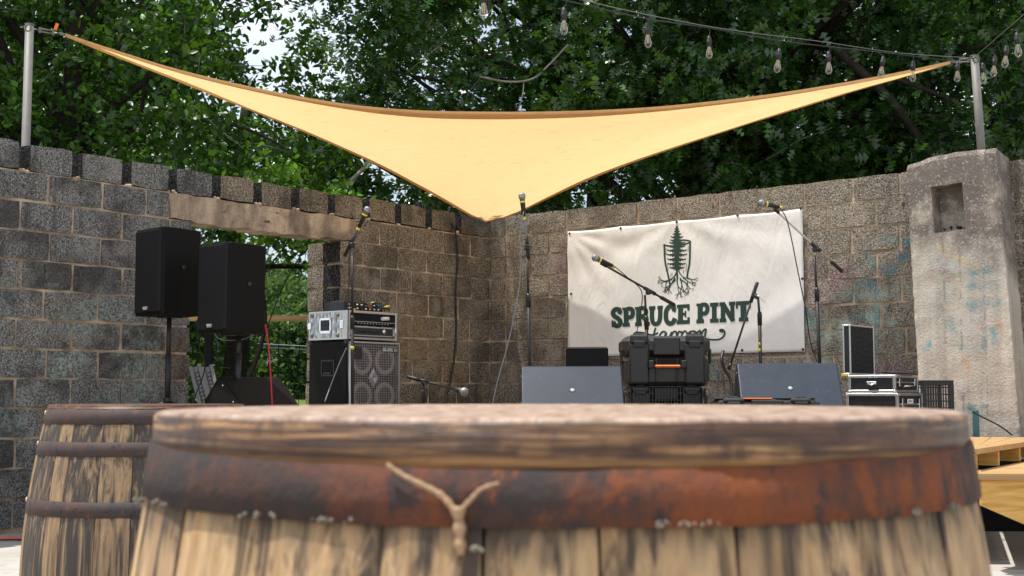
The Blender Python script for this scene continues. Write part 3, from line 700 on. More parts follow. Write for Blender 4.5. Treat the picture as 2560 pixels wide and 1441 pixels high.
for c, p_ in ((SLc, pL), (SRc, pR)):
    d = (p_ - c).normalized()
    MB().lathe([(.022, -.004), (.028, 0), (.022, .004), (.016, 0), (.022, -.004)], 12, Matrix.Translation(c + d * .03) @ d.to_track_quat('X', 'Z').to_matrix().to_4x4()).build('corner_ring', 'galv', sl_, True)
for c, p_, lb in ((SLc, pL, 'left'), (SRc, pR, 'right')):
    d = (p_ - c); e = p_ + V((0, -.03, -.03)); s0 = c + d.normalized() * .05
    t = thing('turnbuckle', 'steel turnbuckle and hook tying the sail to the %s' % ('pole on the left wall' if lb == 'left' else 'pole on the pier'), 'turnbuckle', s0)
    q = lambda x: s0.lerp(e, x)
    MB().tube([q(0), q(.2)], .006, 6).build('threaded_rod', 'chrome', t, True); MB().tube([q(.62), q(1)], .005, 6).build('threaded_rod', 'chrome', t, True)
    off = V((0, 0, .011)); MB().tube([q(.2) + off, q(.62) + off], .005, 6).tube([q(.2) - off, q(.62) - off], .005, 6).box(-.008, .008, -.008, .008, -.02, .02, 0, Matrix.Translation(q(.2))).box(-.008, .008, -.008, .008, -.02, .02, 0, Matrix.Translation(q(.62))).build('buckle_body', 'galv', t, True)
    if lb == 'left':
        MB().box(-.012, .012, -.003, .003, -.002, .05, 0, Matrix.Translation(q(.12) + V((0, -.01, .02))) @ Matrix.Rotation(.3, 4, 'Y')).build('orange_flag', 'orange', t, True)

# ------------------------------------------------------------------ string lights
def string_light(label, wire, bulbs, group):
    P = catmull(wire, 10); t = thing('string_lights', label, 'string lights', P[0])
    MB().tube(P, .0036, 6).build('cord', 'rubber', t, True)
    for (x, y, Y, tilt) in bulbs:
        q = at(x, y, Y)   # centre of glass
        best = min(P, key=lambda a: (a.xy - q.xy).length + (0 if a.z > q.z else 5))
        R4 = Matrix.Translation(q) @ Matrix.Rotation(tilt, 4, 'Y') @ Matrix.Scale(.74 if Y < 8 else .82, 4)
        top = R4 @ V((0, 0, .135))
        c = best.copy()
        so = MB().lathe([(.0001, .14), (.010, .138), (.016, .122), (.0205, .112), (.0205, .092), (.023, .088), (.023, .078), (.0205, .074), (.0205, .050), (.0001, .049)], 14, R4)
        so.tube(catmull([c, c.lerp(top, .5) + V((.006, 0, 0)), top], 4), .0032, 6); so = so.build('lamp_socket', 'rubber', t, True)
        b = MB().lathe([(.013, .050), (.016, .035), (.024, .008), (.0295, -.014), (.0285, -.032), (.020, -.048), (.009, -.055), (.0001, -.057)], 16, R4); b.build('glass_bulb', 'glass', so, True)
        fl = MB()
        for dx in (-.005, .005): fl.tube([R4 @ V((dx, 0, .028)), R4 @ V((dx, 0, -.022))], .0024, 5)
        fl.tube([R4 @ V((0, 0, .05)), R4 @ V((0, 0, .026))], .005, 6); fl.build('filament', 'filament', so, True)
B1 = [(1209, 26, 6.0, 0), (1410, 68, 6.6, 0), (1620, 102, 7.2, -.05), (1773, 131, 7.9, 0), (1944, 165, 8.3, .12), (2072, 170, 8.8, 0), (2203, 180, 9.2, .15), (2282, 190, 9.5, .05), (2393, 191, 9.6, .05)]
wire1 = [at(1050, -120, 5.6), at(1208, -45, 6.0), at(1415, 2, 6.6), at(1615, 47, 7.2), at(1772, 70, 7.9), at(1935, 100, 8.3), at(2072, 117, 8.8), at(2193, 130, 9.2), at(2281, 141, 9.5), at(2375, 152, 9.65), at(2436, 146, 9.74)]
string_light('black string-light cord with nine clear bulbs running from the top edge to the pier pole', wire1, B1, None)
B2 = [(2458, 195, 9.6, 0), (2484, 178, 9.2, .12), (2513, 154, 8.7, .12), (2545, 126, 8.2, -.05)]
wire2 = [at(2440, 145, 9.74), at(2459, 160, 9.6), at(2480, 128, 9.2), at(2509, 98, 8.7), at(2544, 68, 8.2), at(2640, -30, 7.2), at(2760, -160, 6.4)]
string_light('black string-light cord with four clear bulbs rising from the pier pole to the right edge', wire2, B2, None)
tag(cable('guy_wire', 'thin steel wire stretched above the string lights to the pier pole', [at(1180, -90, 5.7), at(1455, 0, 6.7), at(1780, 68, 7.9), at(2050, 104, 8.8), at(2250, 133, 9.4), at(2438, 146, 9.76)], .0022, 'galv', 'wire'))
tag(cable('guy_wire', 'thin steel wire running up right from the pier pole', [at(2438, 142, 9.76), at(2500, 88, 8.9), at(2560, 36, 8.2), at(2700, -90, 7.2)], .002, 'galv', 'wire'))

# ------------------------------------------------------------------ banner
BZ1 = onR(1422, 580).z; BZ0 = onR(1425, 893).z; BS0 = (onR(1423, 700) - CORN).dot(uR); BS1 = (onR(2012, 700) - CORN).dot(uR)
def bd(s_, z):
    a = (s_ - BS0) / (BS1 - BS0); b = (BZ1 - z) / (BZ1 - BZ0)
    h = .022 + .007 * math.sin(2 * math.pi * (a * 2.2 + b * 1.3)) * b + .005 * noise.noise(V((a * 5 + b * 3, b * 2 - a, 3)))
    r_ = math.atan2(b * .5, a + .001); h += .007 * math.sin(r_ * 16) * max(0, 1 - math.hypot(a, b * .5) * 2.2) * min(1, math.hypot(a, b) * 8)
    h += .006 * math.sin(math.atan2(a - .5, b + .02) * 9) * max(0, 1 - b * 1.4) * min(1, b * 6)
    return h
bn = thing('banner', 'cream canvas banner with dark green spruce-in-a-pint logo and lettering on the block wall', 'banner', CORN + uR * BS0 + V((0, 0, BZ0)))
m = MB(); nx, ny = 90, 46; vs = []
for j in range(ny + 1):
    for i in range(nx + 1):
        s_ = lin(BS0, BS1, i / nx); z = lin(BZ0, BZ1, j / ny)
        zz = z - (.010 * math.sin(math.pi * ((i / nx * 4) % 1)) if j == ny else 0); vs.append(CORN + uR * s_ + nR * bd(s_, z) + V((0, 0, zz)))
m.add(vs, [(j * (nx + 1) + i, j * (nx + 1) + i + 1, (j + 1) * (nx + 1) + i + 1, (j + 1) * (nx + 1) + i) for j in range(ny) for i in range(nx)], True)
cl = m.build('canvas', 'banner', bn, True, fix=False)
sd = cl.modifiers.new('thick', 'SOLIDIFY'); sd.thickness = .003
def Wb(cx, cy, off):
    q = onR(1420 + cx / 4.003, 520 + cy / 4.003, .022) - CORN; s_ = q.dot(uR); z = q.z
    return CORN + uR * s_ + nR * (bd(s_, z) + off) + V((0, 0, z))
zoff = [.0012]
def nxt(): zoff[0] += .000005; return zoff[0]
def poly(m, pts):
    o_ = nxt()
    # subdivide edges so the print follows the folds
    vs = [Wb(x, y, o_) for x, y in pts]; m.add(vs, [tuple(range(len(vs)))])
def ribbon(m, pts, wdt, n=5, taper=None):
    P = catmull([V((x, y, 0)) for x, y in pts], n) if len(pts) > 2 else [V((*pts[0], 0)), V((*[lin(pts[0][i], pts[1][i], .5) for i in (0, 1)], 0)), V((*pts[1], 0))]
    o_ = nxt(); vs = []; L = len(P)
    for i, q in enumerate(P):
        d = (P[min(i + 1, L - 1)] - P[max(i - 1, 0)]); d = V((d.x, d.y, 0)).normalized() if d.length > 1e-6 else V((1, 0, 0)); nn = V((-d.y, d.x, 0)); ww = wdt / 2 * (taper(i / (L - 1)) if taper else 1)
        a, b = q + nn * ww, q - nn * ww; vs += [Wb(a.x, a.y, o_), Wb(b.x, b.y, o_)]
    m.add(vs, [(2 * i, 2 * i + 1, 2 * i + 3, 2 * i + 2) for i in range(L - 1)])
# spruce
m = MB(); rt = random.Random(11)
ribbon(m, [(1090, 155), (1091, 330), (1092, 610), (1093, 700)], 16, 4, lambda t: .25 + t)
tiers = [(192, 13), (212, 22), (236, 30), (262, 46), (292, 62), (325, 74), (350, 84), (385, 92), (425, 98), (468, 106), (515, 104), (560, 98), (598, 80)]
for (y_, w_) in tiers:
    for sg in (-1, 1):
        w2 = w_ * rt.uniform(.95, 1.12); X = lambda f_: 1090 + sg * w2 * f_
        poly(m, [(1090, y_ - 34), (X(.35), y_ - 12), (X(.7), y_ - 4), (X(1), y_ - 12), (X(.86), y_ + 8), (X(.74), y_ + 6), (X(.62), y_ + 17), (X(.5), y_ + 9), (X(.40), y_ + 26), (X(.26), y_ + 18), (X(.12), y_ + 32), (1090, y_ + 16)])
m.build('spruce_print', 'logo', bn, True, fix=False)
m = MB()
ribbon(m, [(963, 362), (966, 470), (975, 560), (998, 660), (1014, 740), (1022, 785)], 18); ribbon(m, [(1225, 332), (1224, 450), (1218, 560), (1200, 640), (1192, 700)], 18)
ell = [(1094 + 131 * math.cos(a) , 353 + 25 * math.sin(a) - 14 * math.cos(a)) for a in [math.radians(q) for q in range(35, 396, 24)]]
ribbon(m, ell[:7], 16, 4); ribbon(m, ell[9:], 16, 4)
for q in (((978, 400), (980, 470)), ((992, 560), (1004, 625)), ((1208, 380), (1206, 440)), ((1190, 560), (1180, 640)), ((1160, 620), (1156, 660)), ((1030, 650), (1026, 690)), ((1042, 655), (1040, 682))): ribbon(m, q, 4)
m.build('glass_print', 'logo', bn, True, fix=False)
m = MB()
ribbon(m, [(1092, 560), (1088, 640), (1060, 690), (1030, 712), (1000, 730)], 14, 5, lambda t: 1.3 - .8 * t); ribbon(m, [(1096, 560), (1112, 640), (1150, 690), (1200, 705)], 12, 5, lambda t: 1.2 - .7 * t)
def root(x, y, a, l, wd, dep):
    pts = [(x, y)]; 
    for i in range(3):
        a += rt.uniform(-.35, .35); x += math.sin(a) * l / 3; y += math.cos(a) * l / 3; pts.append((x, y))
    ribbon(m, pts, wd, 3, lambda t: 1.05 - .45 * t)
    if dep > 0 and y < 900:
        for da in (-.55, .5): root(x, y, a * .85 + da * rt.uniform(.7, 1.1), l * rt.uniform(.6, .8), wd * .68, dep - 1)
for (x, y, a, l) in ((1070, 700, -.2, 80), (1120, 700, .25, 80), (1095, 700, 0, 90), (1040, 715, -.9, 60), (1150, 700, .9, 60), (1010, 728, -1.25, 45), (1190, 705, 1.25, 45), (1075, 715, -.55, 70), (1125, 715, .6, 70)): root(x, y, a, l, 15, 3)
m.build('roots_print', 'logo', bn, True, fix=False)
# slab serif lettering
def letters(m):
    defs = {
     'S': ([(0, .62, .16, 1.0), (.80, 0, .96, .36)], [([(.88, .30), (.72, .10), (.42, .07), (.17, .20), (.22, .38), (.55, .52), (.82, .68), (.76, .88), (.42, .94), (.12, .72)], 47)]),
     'P': ([(.10, .02, .50, .98), (0, .80, .60, 1), (0, 0, .3, .14)], [([(.35, .08), (.74, .09), (.87, .28), (.74, .50), (.35, .52)], 43)]),
     'R': ([(.08, .02, .42, .98), (0, .80, .46, 1), (0, 0, .3, .14), (.60, .80, 1.0, 1)], [([(.3, .08), (.62, .09), (.74, .27), (.62, .47), (.3, .50)], 43), ([(.42, .50), (.68, .64), (.78, .9)], 45)]),
     'U': ([(0, 0, .46, .19), (.60, 0, 1.0, .19)], [([(.22, .05), (.22, .55), (.30, .84), (.52, .93), (.73, .84), (.81, .55), (.81, .05)], 45)]),
     'C': ([(.80, 0, .98, .38)], [([(.88, .3), (.72, .09), (.46, .06), (.20, .25), (.15, .5), (.22, .78), (.48, .94), (.78, .88), (.93, .68)], 47)]),
     'E': ([(.10, .02, .48, .98), (0, 0, .95, .19), (0, .80, .95, 1), (.3, .42, .66, .57), (.80, 0, .97, .33), (.80, .66, .99, 1), (.60, .33, .72, .66)], []),
     'I': ([(.22, .02, .78, .98), (0, 0, 1, .20), (0, .80, 1, 1)], []),
     'N': ([(.08, .02, .36, .98), (.68, .02, .93, .98), (0, 0, .34, .19), (0, .80, .42, 1), (.60, 0, 1.0, .19)], [([(.2, .04), (.52, .5), (.85, .96)], 47)]),
     'T': ([(.30, .02, .70, .98), (0, 0, 1, .20), (0, 0, .14, .36), (.86, 0, 1, .36), (.18, .80, .82, 1)], []),
    }
    lay = [('S', 438, 540), ('P', 546, 664), ('R', 668, 818), ('U', 808, 948), ('C', 962, 1082), ('E', 1090, 1224), ('P', 1288, 1416), ('I', 1424, 1510), ('N', 1518, 1678), ('T', 1682, 1828)]
    top = lambda x: 1006 - (x - 440) * .0555; bot = lambda x: 1196 - (x - 440) * .045
    for ch, a, b in lay:
        mp_ = lambda u_, v_: (lin(a, b, u_), lin(top(lin(a, b, u_)), bot(lin(a, b, u_)), v_))
        rects, ribs = defs[ch]
        for (x0, y0, x1, y1) in rects: poly(m, [mp_(x0, y0), mp_(x1, y0), mp_(x1, y1), mp_(x0, y1)])
        for pts, wd in ribs: ribbon(m, [mp_(*q) for q in pts], wd, 6)
m = MB(); letters(m); m.build('lettering_print', 'logo', bn, True, fix=False)
m = MB(); tw = 18
ribbon(m, [(640, 1290), (662, 1258), (690, 1246), (760, 1252), (830, 1272), (880, 1262), (905, 1250)], tw); ribbon(m, [(878, 1200), (866, 1240), (858, 1300), (880, 1330), (915, 1300)], tw)
ribbon(m, [(985, 1245), (950, 1240), (920, 1280), (930, 1325), (965, 1300), (988, 1250), (980, 1320), (1005, 1318), (1035, 1260)], tw); ribbon(m, [(1040, 1240), (1020, 1330), (1005, 1400)], tw)
ribbon(m, [(1032, 1290), (1062, 1240), (1092, 1250), (1080, 1310), (1045, 1320)], tw); ribbon(m, [(1085, 1310), (1115, 1240), (1140, 1250), (1150, 1236)], tw)
ribbon(m, [(1160, 1240), (1140, 1290), (1170, 1315), (1200, 1270), (1180, 1235), (1160, 1240)], tw); ribbon(m, [(1205, 1262), (1235, 1236), (1215, 1300), (1250, 1305), (1275, 1240), (1240, 1236)], tw)
ribbon(m, [(1290, 1236), (1272, 1310), (1300, 1250), (1330, 1232), (1318, 1310), (1350, 1240), (1385, 1215), (1372, 1290), (1400, 1316), (1500, 1319), (1550, 1292), (1568, 1250), (1552, 1222), (1528, 1220), (1520, 1232), (1542, 1238), (1545, 1250)], tw)
m.build('script_print', 'logo', bn, True, fix=False)
gm = None
for (gx, gy) in ((1424, 584), (1552, 571), (1692, 555), (1844, 539), (2002, 521), (1427, 735), (1692, 884 - 6), (1855, 876), (2008, 874), (2006, 697), (1428, 886)):
    q = onR(gx, gy, .022) - CORN; s_, z = q.dot(uR), q.z
    M4 = Matrix.Translation(CORN + uR * s_ + nR * (bd(s_, z) + .004) + V((0, 0, z))) @ nR.to_track_quat('Z', 'Y').to_matrix().to_4x4()
    MB().lathe([(.0001, .003), (.0055, .002), (.006, .001), (.011, .002), (.012, -.003)], 12, M4).build('grommet', 'print', bn, True)

# ------------------------------------------------------------------ stage
FZ = .78
sp = [V((-3.13, 9.43, 0)), V((-2.3, 7.45, 0)), V((2.54, 7.45, 0)), V((3.30, 9.72, 0))]
st = thing('stage', 'low timber stage filling the corner of the block walls under the sail', 'stage', (0, 7.45, 0))
def xr(y):      # plan extent of stage at depth y
    xl = -1e9; 
    if y < 9.43: l = lin(-2.3, -3.13, (y - 7.45) / 1.98)
    else: l = lin(-3.13, -.22, (y - 9.43) / (13 - 9.43)) + .03
    if y < 9.72: r_ = lin(2.54, 3.30, (y - 7.45) / 2.27)
    else: r_ = lin(3.30, .0, (y - 9.72) / (12.75 - 9.72)) - .04
    return l, r_
y = 7.45
while y < 12.4:
    l0, r0 = xr(y); l1, r1 = xr(y + .14)
    l = max(l0, l1) if y < 9.43 else max(l0, l1); r_ = min(r0, r1)
    MB().prism([(l0, y), (r0, y), (r1, y + .14), (l1, y + .14)], FZ - .035, FZ, lambda a, b, c: V((a, b, c))).build('deck_board', 'deck', st, True); y += .146
m = MB()
for a, b in ((sp[0], sp[1]), (sp[1], sp[2]), (sp[2], sp[3])):
    d = (b - a).normalized(); n_ = V((d.y, -d.x, 0)); q = [a - n_ * .04, b - n_ * .04]
    M4 = Matrix.Translation(q[0]) @ Matrix.Rotation(math.atan2(d.y, d.x), 4, 'Z'); m.box(0.02, (b - a).length - .02, 0, .03, .0, FZ - .04, 0, M4)
m.build('skirt_or_shade_panel', 'blackmat', st, True)

# ------------------------------------------------------------------ speakers on stands
def pa_speaker(label, cx, cy, z0, rz, tilt=0):
    t = thing('loudspeaker', label, 'loudspeaker', (cx, cy, z0), rz, 'black loudspeakers on poles', ry=tilt)
    W, D, H = .355, .34, .605
    prof = [(-W / 2, -D / 2 + .012), (-W / 2 + .012, -D / 2), (W / 2 - .012, -D / 2), (W / 2, -D / 2 + .012), (W / 2 - .01, -D / 2 + .15), (W / 2 - .055, D / 2), (-W / 2 + .055, D / 2), (-W / 2 + .01, -D / 2 + .15)]
    b = MB().prism(prof, 0.0, H, lambda a, b_, c: V((a, b_, c))).build('cabinet', 'cabside', t)
    bv = b.modifiers.new('b', 'BEVEL'); bv.width = .008; bv.segments = 2
    MB().box(-W / 2 + .012, W / 2 - .050, -D / 2 - .008, -D / 2 + .001, .02, H - .015, .003).build('grille', 'grille', t)
    g_ = MB()
    for i in range(46): g_.box(W / 2 - .048, W / 2 - .016, -D / 2 - .007, -D / 2, .03 + i * .0122, .037 + i * .0122)
    tag(g_.build('grille_louvre', 'paint', t), kind='stuff')
    MB().box(W / 2 - .05, W / 2 - .012, -D / 2 - .003, -D / 2 + .001, .022, H - .018).build('grille_strip', 'blackmat', t)
    pb = MB().box(-.035 - .02, .035 - .02, -D / 2 - .0115, -D / 2 - .007, .035, .062, .001).build('badge', 'print', t)
    # lettering Q S C as little strokes
    m_ = MB(); y0 = -D / 2 - .0125; z1, z2 = .047, .058
    def stroke(x0, x1, za, zb): m_.box(x0, x1, y0 - .0006, y0 + .0008, za, zb)
    for i, ch in enumerate('QSC'):
        x = -.05 + i * .021
        stroke(x, x + .017, z2 - .002, z2); stroke(x, x + .017, z1, z1 + .002)
        if ch in 'QC': stroke(x, x + .0025, z1 + .002, z2 - .002)
        if ch == 'Q': stroke(x + .0145, x + .017, z1 + .002, z2 - .002); stroke(x + .011, x + .014, z1 - .003, z1)
        if ch == 'S': stroke(x, x + .0025, z1 + .0065, z2 - .002); stroke(x, x + .017, z1 + .0045, z1 + .0065); stroke(x + .0145, x + .017, z1 + .002, z1 + .0045)
    m_.box(-.045, .005, y0 - .0006, y0 + .0008, .039, .0415); m_.build('lettering', 'label', pb)
    MB().lathe([(.0001, .004), (.014, .004), (.016, 0)], 12, Matrix.Translation((W / 2 - .004, .0, .33)) @ Matrix.Rotation(1.57, 4, 'Y')).build('side_logo', 'paint', t)
    MB().box(-.06, .06, -.06, .06, -.012, 0, .002).build('pole_cup', 'black', t)
    return t
def tripod(label, x, y, ztop):
    t = thing('speaker_stand', label, 'speaker stand', (x, y, FZ), 0, 'black poles under the loudspeakers')
    MB().tube([(0, 0, .12), (0, 0, 1.0 if ztop - FZ > 1 else .45)], .021, 12).build('lower_tube', 'paint', t)
    MB().tube([(0, 0, .4), (0, 0, ztop - FZ - .005)], .0175, 12).build('upper_tube', 'paint', t)
    MB().tube([(0, 0, .10), (0, 0, .15)], .03, 12).build('collar', 'black', t)
    for a in (.4, 2.5, 4.6):
        d = V((math.cos(a), math.sin(a), 0)); MB().tube([V((0, 0, .12)), d * .38 + V((0, 0, .015))], .012, 8).build('leg', 'paint', t)
c1 = at(424, 780, 9.15); pa_speaker('left black loudspeaker on a pole in front of the block wall', c1.x, c1.y, at(380, 789, 9.05).z, math.radians(-43), -.01)
tripod('black pole stand under the left loudspeaker, left of the doorway', at(421, 900, 9.15).x, 9.15, at(380, 789, 9.05).z)
c2 = at(583, 830, 8.9); pa_speaker('right black loudspeaker on a pole, in front of the doorway', c2.x, c2.y, at(550, 833, 8.8).z, math.radians(-42), .01)
tripod('black pole stand under the right loudspeaker, in the doorway', at(596, 900, 8.9).x, 8.9, at(550, 833, 8.8).z)

# ------------------------------------------------------------------ wedges
def wedge(label, x, y, rz, W, H=.34, D=.46, mat='wedge', disc=True, sidefeet=True):
    t = thing('wedge_monitor', label, 'stage monitor', (x, y, FZ), rz)
    prof = [(0, .0), (0, .055), (.235, H - .006), (.25, H), (.30, H), (D, .13), (D, 0)]
    b = MB().prism(prof, -W / 2, W / 2, lambda a, b_, c: V((c, a, b_))).build('cabinet', mat, t)
    bv = b.modifiers.new('b', 'BEVEL'); bv.width = .007; bv.segments = 2
    for sg in (-1, 1):
        q = [(.02, .01), (.02, .05), (.235, H - .03), (.29, H - .03), (D - .02, .12), (D - .02, .01)]
        s_ = MB().prism(q, sg * (W / 2), sg * (W / 2 + .003), lambda a, b_, c: V((c, a, b_))).build('side_panel', 'blackmat', t)
        m_ = MB()
        for (yy, zz) in ((.05, .03), (.25, H - .06), (D - .05, .04), (.14, .12)): m_.lathe([(.0001, .003), (.006, .002), (.007, 0)], 8, Matrix.Translation((sg * (W / 2 + .003), yy, zz)) @ Matrix.Rotation(sg * 1.57, 4, 'Y'))
        m_.build('screw', 'chrome', s_)
    if disc:
        sl2 = math.atan2(H - .06, .235); M4 = Matrix.Translation((0, .1187, .055 + .505 * (H - .061))) @ Matrix.Rotation(sl2, 4, 'X')
        MB().lathe([(.0001, .0015), (.013, .0015), (.014, 0)], 18, M4).build('logo_disc', 'disc', t)
        MB().lathe([(.014, .0003), (.014, .002), (.0165, .002), (.0165, .0003)], 18, M4).build('disc_ring', 'black', t)
    return t
wedge('dark wedge monitor with painted sky-blue sheen and small round disc, left of the tool case', at(1432, 1000, 7.8).x, 7.72, 0, .605)
wedge('dark wedge monitor with painted sky-blue sheen and small round disc, left of the silver cases', at(1978, 1000, 8.05).x, 7.98, math.radians(-3), .62, .365)
t = wedge('black wedge monitor turned sideways beside the bass cabinet', at(700, 1000, 9.0).x, 8.85, math.radians(52), .50, .29, .44, 'cabside', False)
MB().box(-.08, .08, -.002, .004, .02, .05, .002, Matrix.Translation((-.0, .03, .07)) @ Matrix.Rotation(.9, 4, 'X')).build('handle', 'paint', t)
# ------------------------------------------------------------------ bass cabinet, rack case, mixer
K = CORN - uL * 2.42 + nL * .50
cab = thing('bass_cabinet', 'black bass speaker cabinet with silver grille and four cones, against the left wall', 'speaker cabinet', (K.x, K.y, FZ), rzL)
CW, CD, CH = .60, .47, at(868, 850, K.y).z - FZ
MB().box(0, CW, .0, CD, 0.01, CH, .012).build('cabinet', 'cabside', cab)
MB().box(.03, CW - .03, -.004, .001, .03, CH - .03).build('baffle', 'blackmat', cab)
for (cx, cz) in ((.165, .16), (.435, .16), (.165, CH - .17), (.435, CH - .17)):
    M4 = Matrix.Translation((cx, -.005, cz)) @ Matrix.Rotation(1.5708, 4, 'X')
    c_ = MB().lathe([(.118, 0), (.112, .010), (.085, .012), (.078, .004)], 28, M4).build('cone_surround', 'conering', cab)
    MB().lathe([(.078, .004), (.045, -.0005), (.04, .004), (.0001, .012)], 28, M4).build('cone', 'cone', c_)
MB().box(-.055, .055, -.012, -.006, -.075, .075, .002, Matrix.Translation((CW / 2, 0, CH / 2)) @ Matrix.Rotation(0, 4, 'Y')).build('horn_plate', 'alu_dim', cab).hide_render = False
cab_h = [o for o in cab.children if o.name.startswith('horn_plate')][0]
bm = bmesh.new(); w_ = .062; hgt = .085
vs = [bm.verts.new(V((CW / 2 + a * w_, -.008, CH / 2 + b * hgt))) for a, b in ((0, -1), (1, 0), (0, 1), (-1, 0))]; c0_ = bm.verts.new(V((CW / 2, .0 - .004, CH / 2)))
vs2 = [bm.verts.new(V((CW / 2 + a * w_ * .6, -.022, CH / 2 + b * hgt * .6))) for a, b in ((0, -1), (1, 0), (0, 1), (-1, 0))]
for i in range(4): bm.faces.new((vs[i], vs[(i + 1) % 4], vs2[(i + 1) % 4], vs2[i])); bm.faces.new((vs2[i], vs2[(i + 1) % 4], c0_))
bm.to_mesh(cab_h.data); bm.free(); cab_h.data.materials.append(M['alu'])
# wire grille
m = MB(); gx0, gx1, gz0, gz1 = .025, CW - .025, .025, CH - .022
nxg, nzg = 27, 28
for i in range(nxg + 1): x = lin(gx0, gx1, i / nxg); m.box(x - .0014, x + .0014, -.034, -.031, gz0, gz1)
for i in range(nzg + 1): z = lin(gz0, gz1, i / nzg); m.box(gx0, gx1, -.031, -.028, z - .0014, z + .0014)
tag(m.build('grille_wire', 'alu_dim', cab), kind='stuff')
m = MB(); m.box(gx0 - .008, gx1 + .008, -.036, -.027, gz1, gz1 + .012).box(gx0 - .008, gx1 + .008, -.036, -.027, gz0 - .01, gz0).box(gx0 - .01, gx0, -.036, -.0, gz0 - .01, gz1 + .012).box(gx1, gx1 + .01, -.036, -.0, gz0 - .01, gz1 + .012).build('grille_frame', 'alu_dim', cab)
bd_ = MB().box(CW - .235, CW - .045, -.043, -.036, CH - .088, CH - .05, .001).build('name_plate', 'print', cab)
FONT = {'G': '01110100001000010111100010111101110'[:0]}
pix = {'G': ['111', '100', '101', '101', '111'], 'O': ['111', '101', '101', '101', '111'], 'L': ['100', '100', '100', '100', '111'], 'I': ['010', '010', '010', '010', '010'], 'A': ['111', '101', '111', '101', '101'], 'T': ['111', '010', '010', '010', '010'], 'H': ['101', '101', '111', '101', '101'], ' ': ['000'] * 5}
m = MB(); x = CW - .228; cs = .0042
for ch in 'GOLIATH III':
    for r_, rowp in enumerate(pix[ch]):
        for c_, v_ in enumerate(rowp):
            if v_ == '1': m.box(x + c_ * cs, x + (c_ + 1) * cs, -.0445, -.0428, CH - .060 - (r_ + 1) * cs * 1.1, CH - .060 - r_ * cs * 1.1)
    x += cs * (4.2 if ch not in 'I ' else 3.4)
m.box(CW - .232, CW - .048, -.0445, -.0428, CH - .0535, CH - .052).box(CW - .232, CW - .048, -.0445, -.0428, CH - .086, CH - .0845)
m.build('lettering', 'label', bd_)
MB().box(.055, .135, -.043, -.036, CH - .16, CH - .06, .002).build('crest_plate', 'print', cab)
h_ = MB(); h_.box(-.004, .001, CD * .5 - .085, CD * .5 + .075, CH * .52, CH * .52 + .012).box(-.004, .001, CD * .5 - .085, CD * .5 + .075, CH * .72, CH * .72 + .012).box(-.004, .001, CD * .5 - .085, CD * .5 - .073, CH * .52, CH * .73).box(-.004, .001, CD * .5 + .063, CD * .5 + .075, CH * .52, CH * .73)
h_.box(-.012, -.003, CD * .5 - .05, CD * .5 + .04, CH * .545, CH * .575, .002); h_.build('side_handle', 'black', cab)
for (yy, zz) in ((0, CH), (CD, CH)): MB().box(-.004, .03, min(yy, CD - .035), min(yy, CD - .035) + .04, CH - .03, CH + .004, .004).build('corner_cap', 'black', cab)

rk = thing('rack_case', 'dimpled aluminium rack case of amplifiers standing on the bass cabinet', 'rack case', (K.x, K.y, FZ + CH + .006), rzL)
RH = at(861, 776, K.y).z - (FZ + CH + .006); RW, RD = .56, .45; R0 = -.015
MB().box(R0 + .001, RW - .001, .06, RD, 0.0, RH, .004).build('case_body', 'stucco', rk)
m = MB()   # open front frame
m.box(R0, R0 + .022, -.03, .062, 0, RH, .003).box(RW - .022, RW, -.03, .062, 0, RH, .003).box(R0 + .022, RW - .022, -.03, .062, 0, .02, .003).box(R0 + .022, RW - .022, -.03, .062, RH - .02, RH, .003)
m.build('front_rim', 'alu', rk)
m = MB(); e = .014
for yy in (-.03, RD): 
    m.box(R0 - .003, R0 + .002, yy - (e if yy > 0 else -.0), yy + (0 if yy > 0 else e + .01), 0, RH)
for zz in (0, RH - e): m.box(R0 - .0035, R0 + .002, -.028, RD, zz, zz + e)
m.box(R0 - .003, R0 + .001, .055, .075, 0, RH); m.build('edge_profile', 'alu', rk)
for (yy, zz) in ((.10, .035), (.10, RH - .035), (RD - .04, .035), (RD - .04, RH - .035)): MB().lathe([(.0001, .012), (.010, .011), (.016, .004), (.017, 0)], 10, Matrix.Translation((R0 - .002, yy, zz)) @ Matrix.Rotation(-1.57, 4, 'Y')).build('ball_corner', 'galv', rk)
m = MB(); yc = .25; m.box(R0 - .006, R0 + .002, yc - .07, yc + .07, RH * .22, RH * .32, .002).box(R0 - .006, R0 + .002, yc - .07, yc + .07, RH * .68, RH * .77, .002).box(R0 - .006, R0 + .002, yc - .07, yc - .055, RH * .22, RH * .77, .002).box(R0 - .006, R0 + .002, yc + .055, yc + .07, RH * .22, RH * .77, .002); m.build('recess_handle', 'chrome', rk)
MB().box(R0 - .004, R0 + .002, yc - .055, yc + .055, RH * .32, RH * .68).box(R0 - .012, R0 - .004, yc - .05, yc + .05, RH * .5, RH * .58, .003).build('handle_dish', 'black', rk)
MB().box(R0 - .008, R0 + .002, .03, .07, RH * .38, RH * .68, .003).box(R0 - .014, R0 - .007, .04, .06, RH * .45, RH * .62, .002).build('butterfly_latch', 'chrome', rk)
MB().box(R0 - .010, R0 + .002, RD - .03, RD + .01, RH * .38, RH * .62, .003).build('butterfly_latch', 'chrome', rk)
a1 = MB().box(R0 + .024, RW - .024, -.02, .05, RH * .52, RH * .90, .002).build('upper_unit', 'blackmat', rk)
m = MB()
for i in range(11): m.box(.10 + i * .035, .108 + i * .035, -.024, -.019, RH * .56, RH * .585)
m.build('led', 'label', a1)
MB().box(R0 + .024, RW - .024, -.024, -.019, RH * .62, RH * .64).build('trim', 'alu_dim', a1)
MB().tube([(.36, -.045, RH * .76), (.44, -.04, RH * .78)], .016, 10).build('plug', 'label', a1)
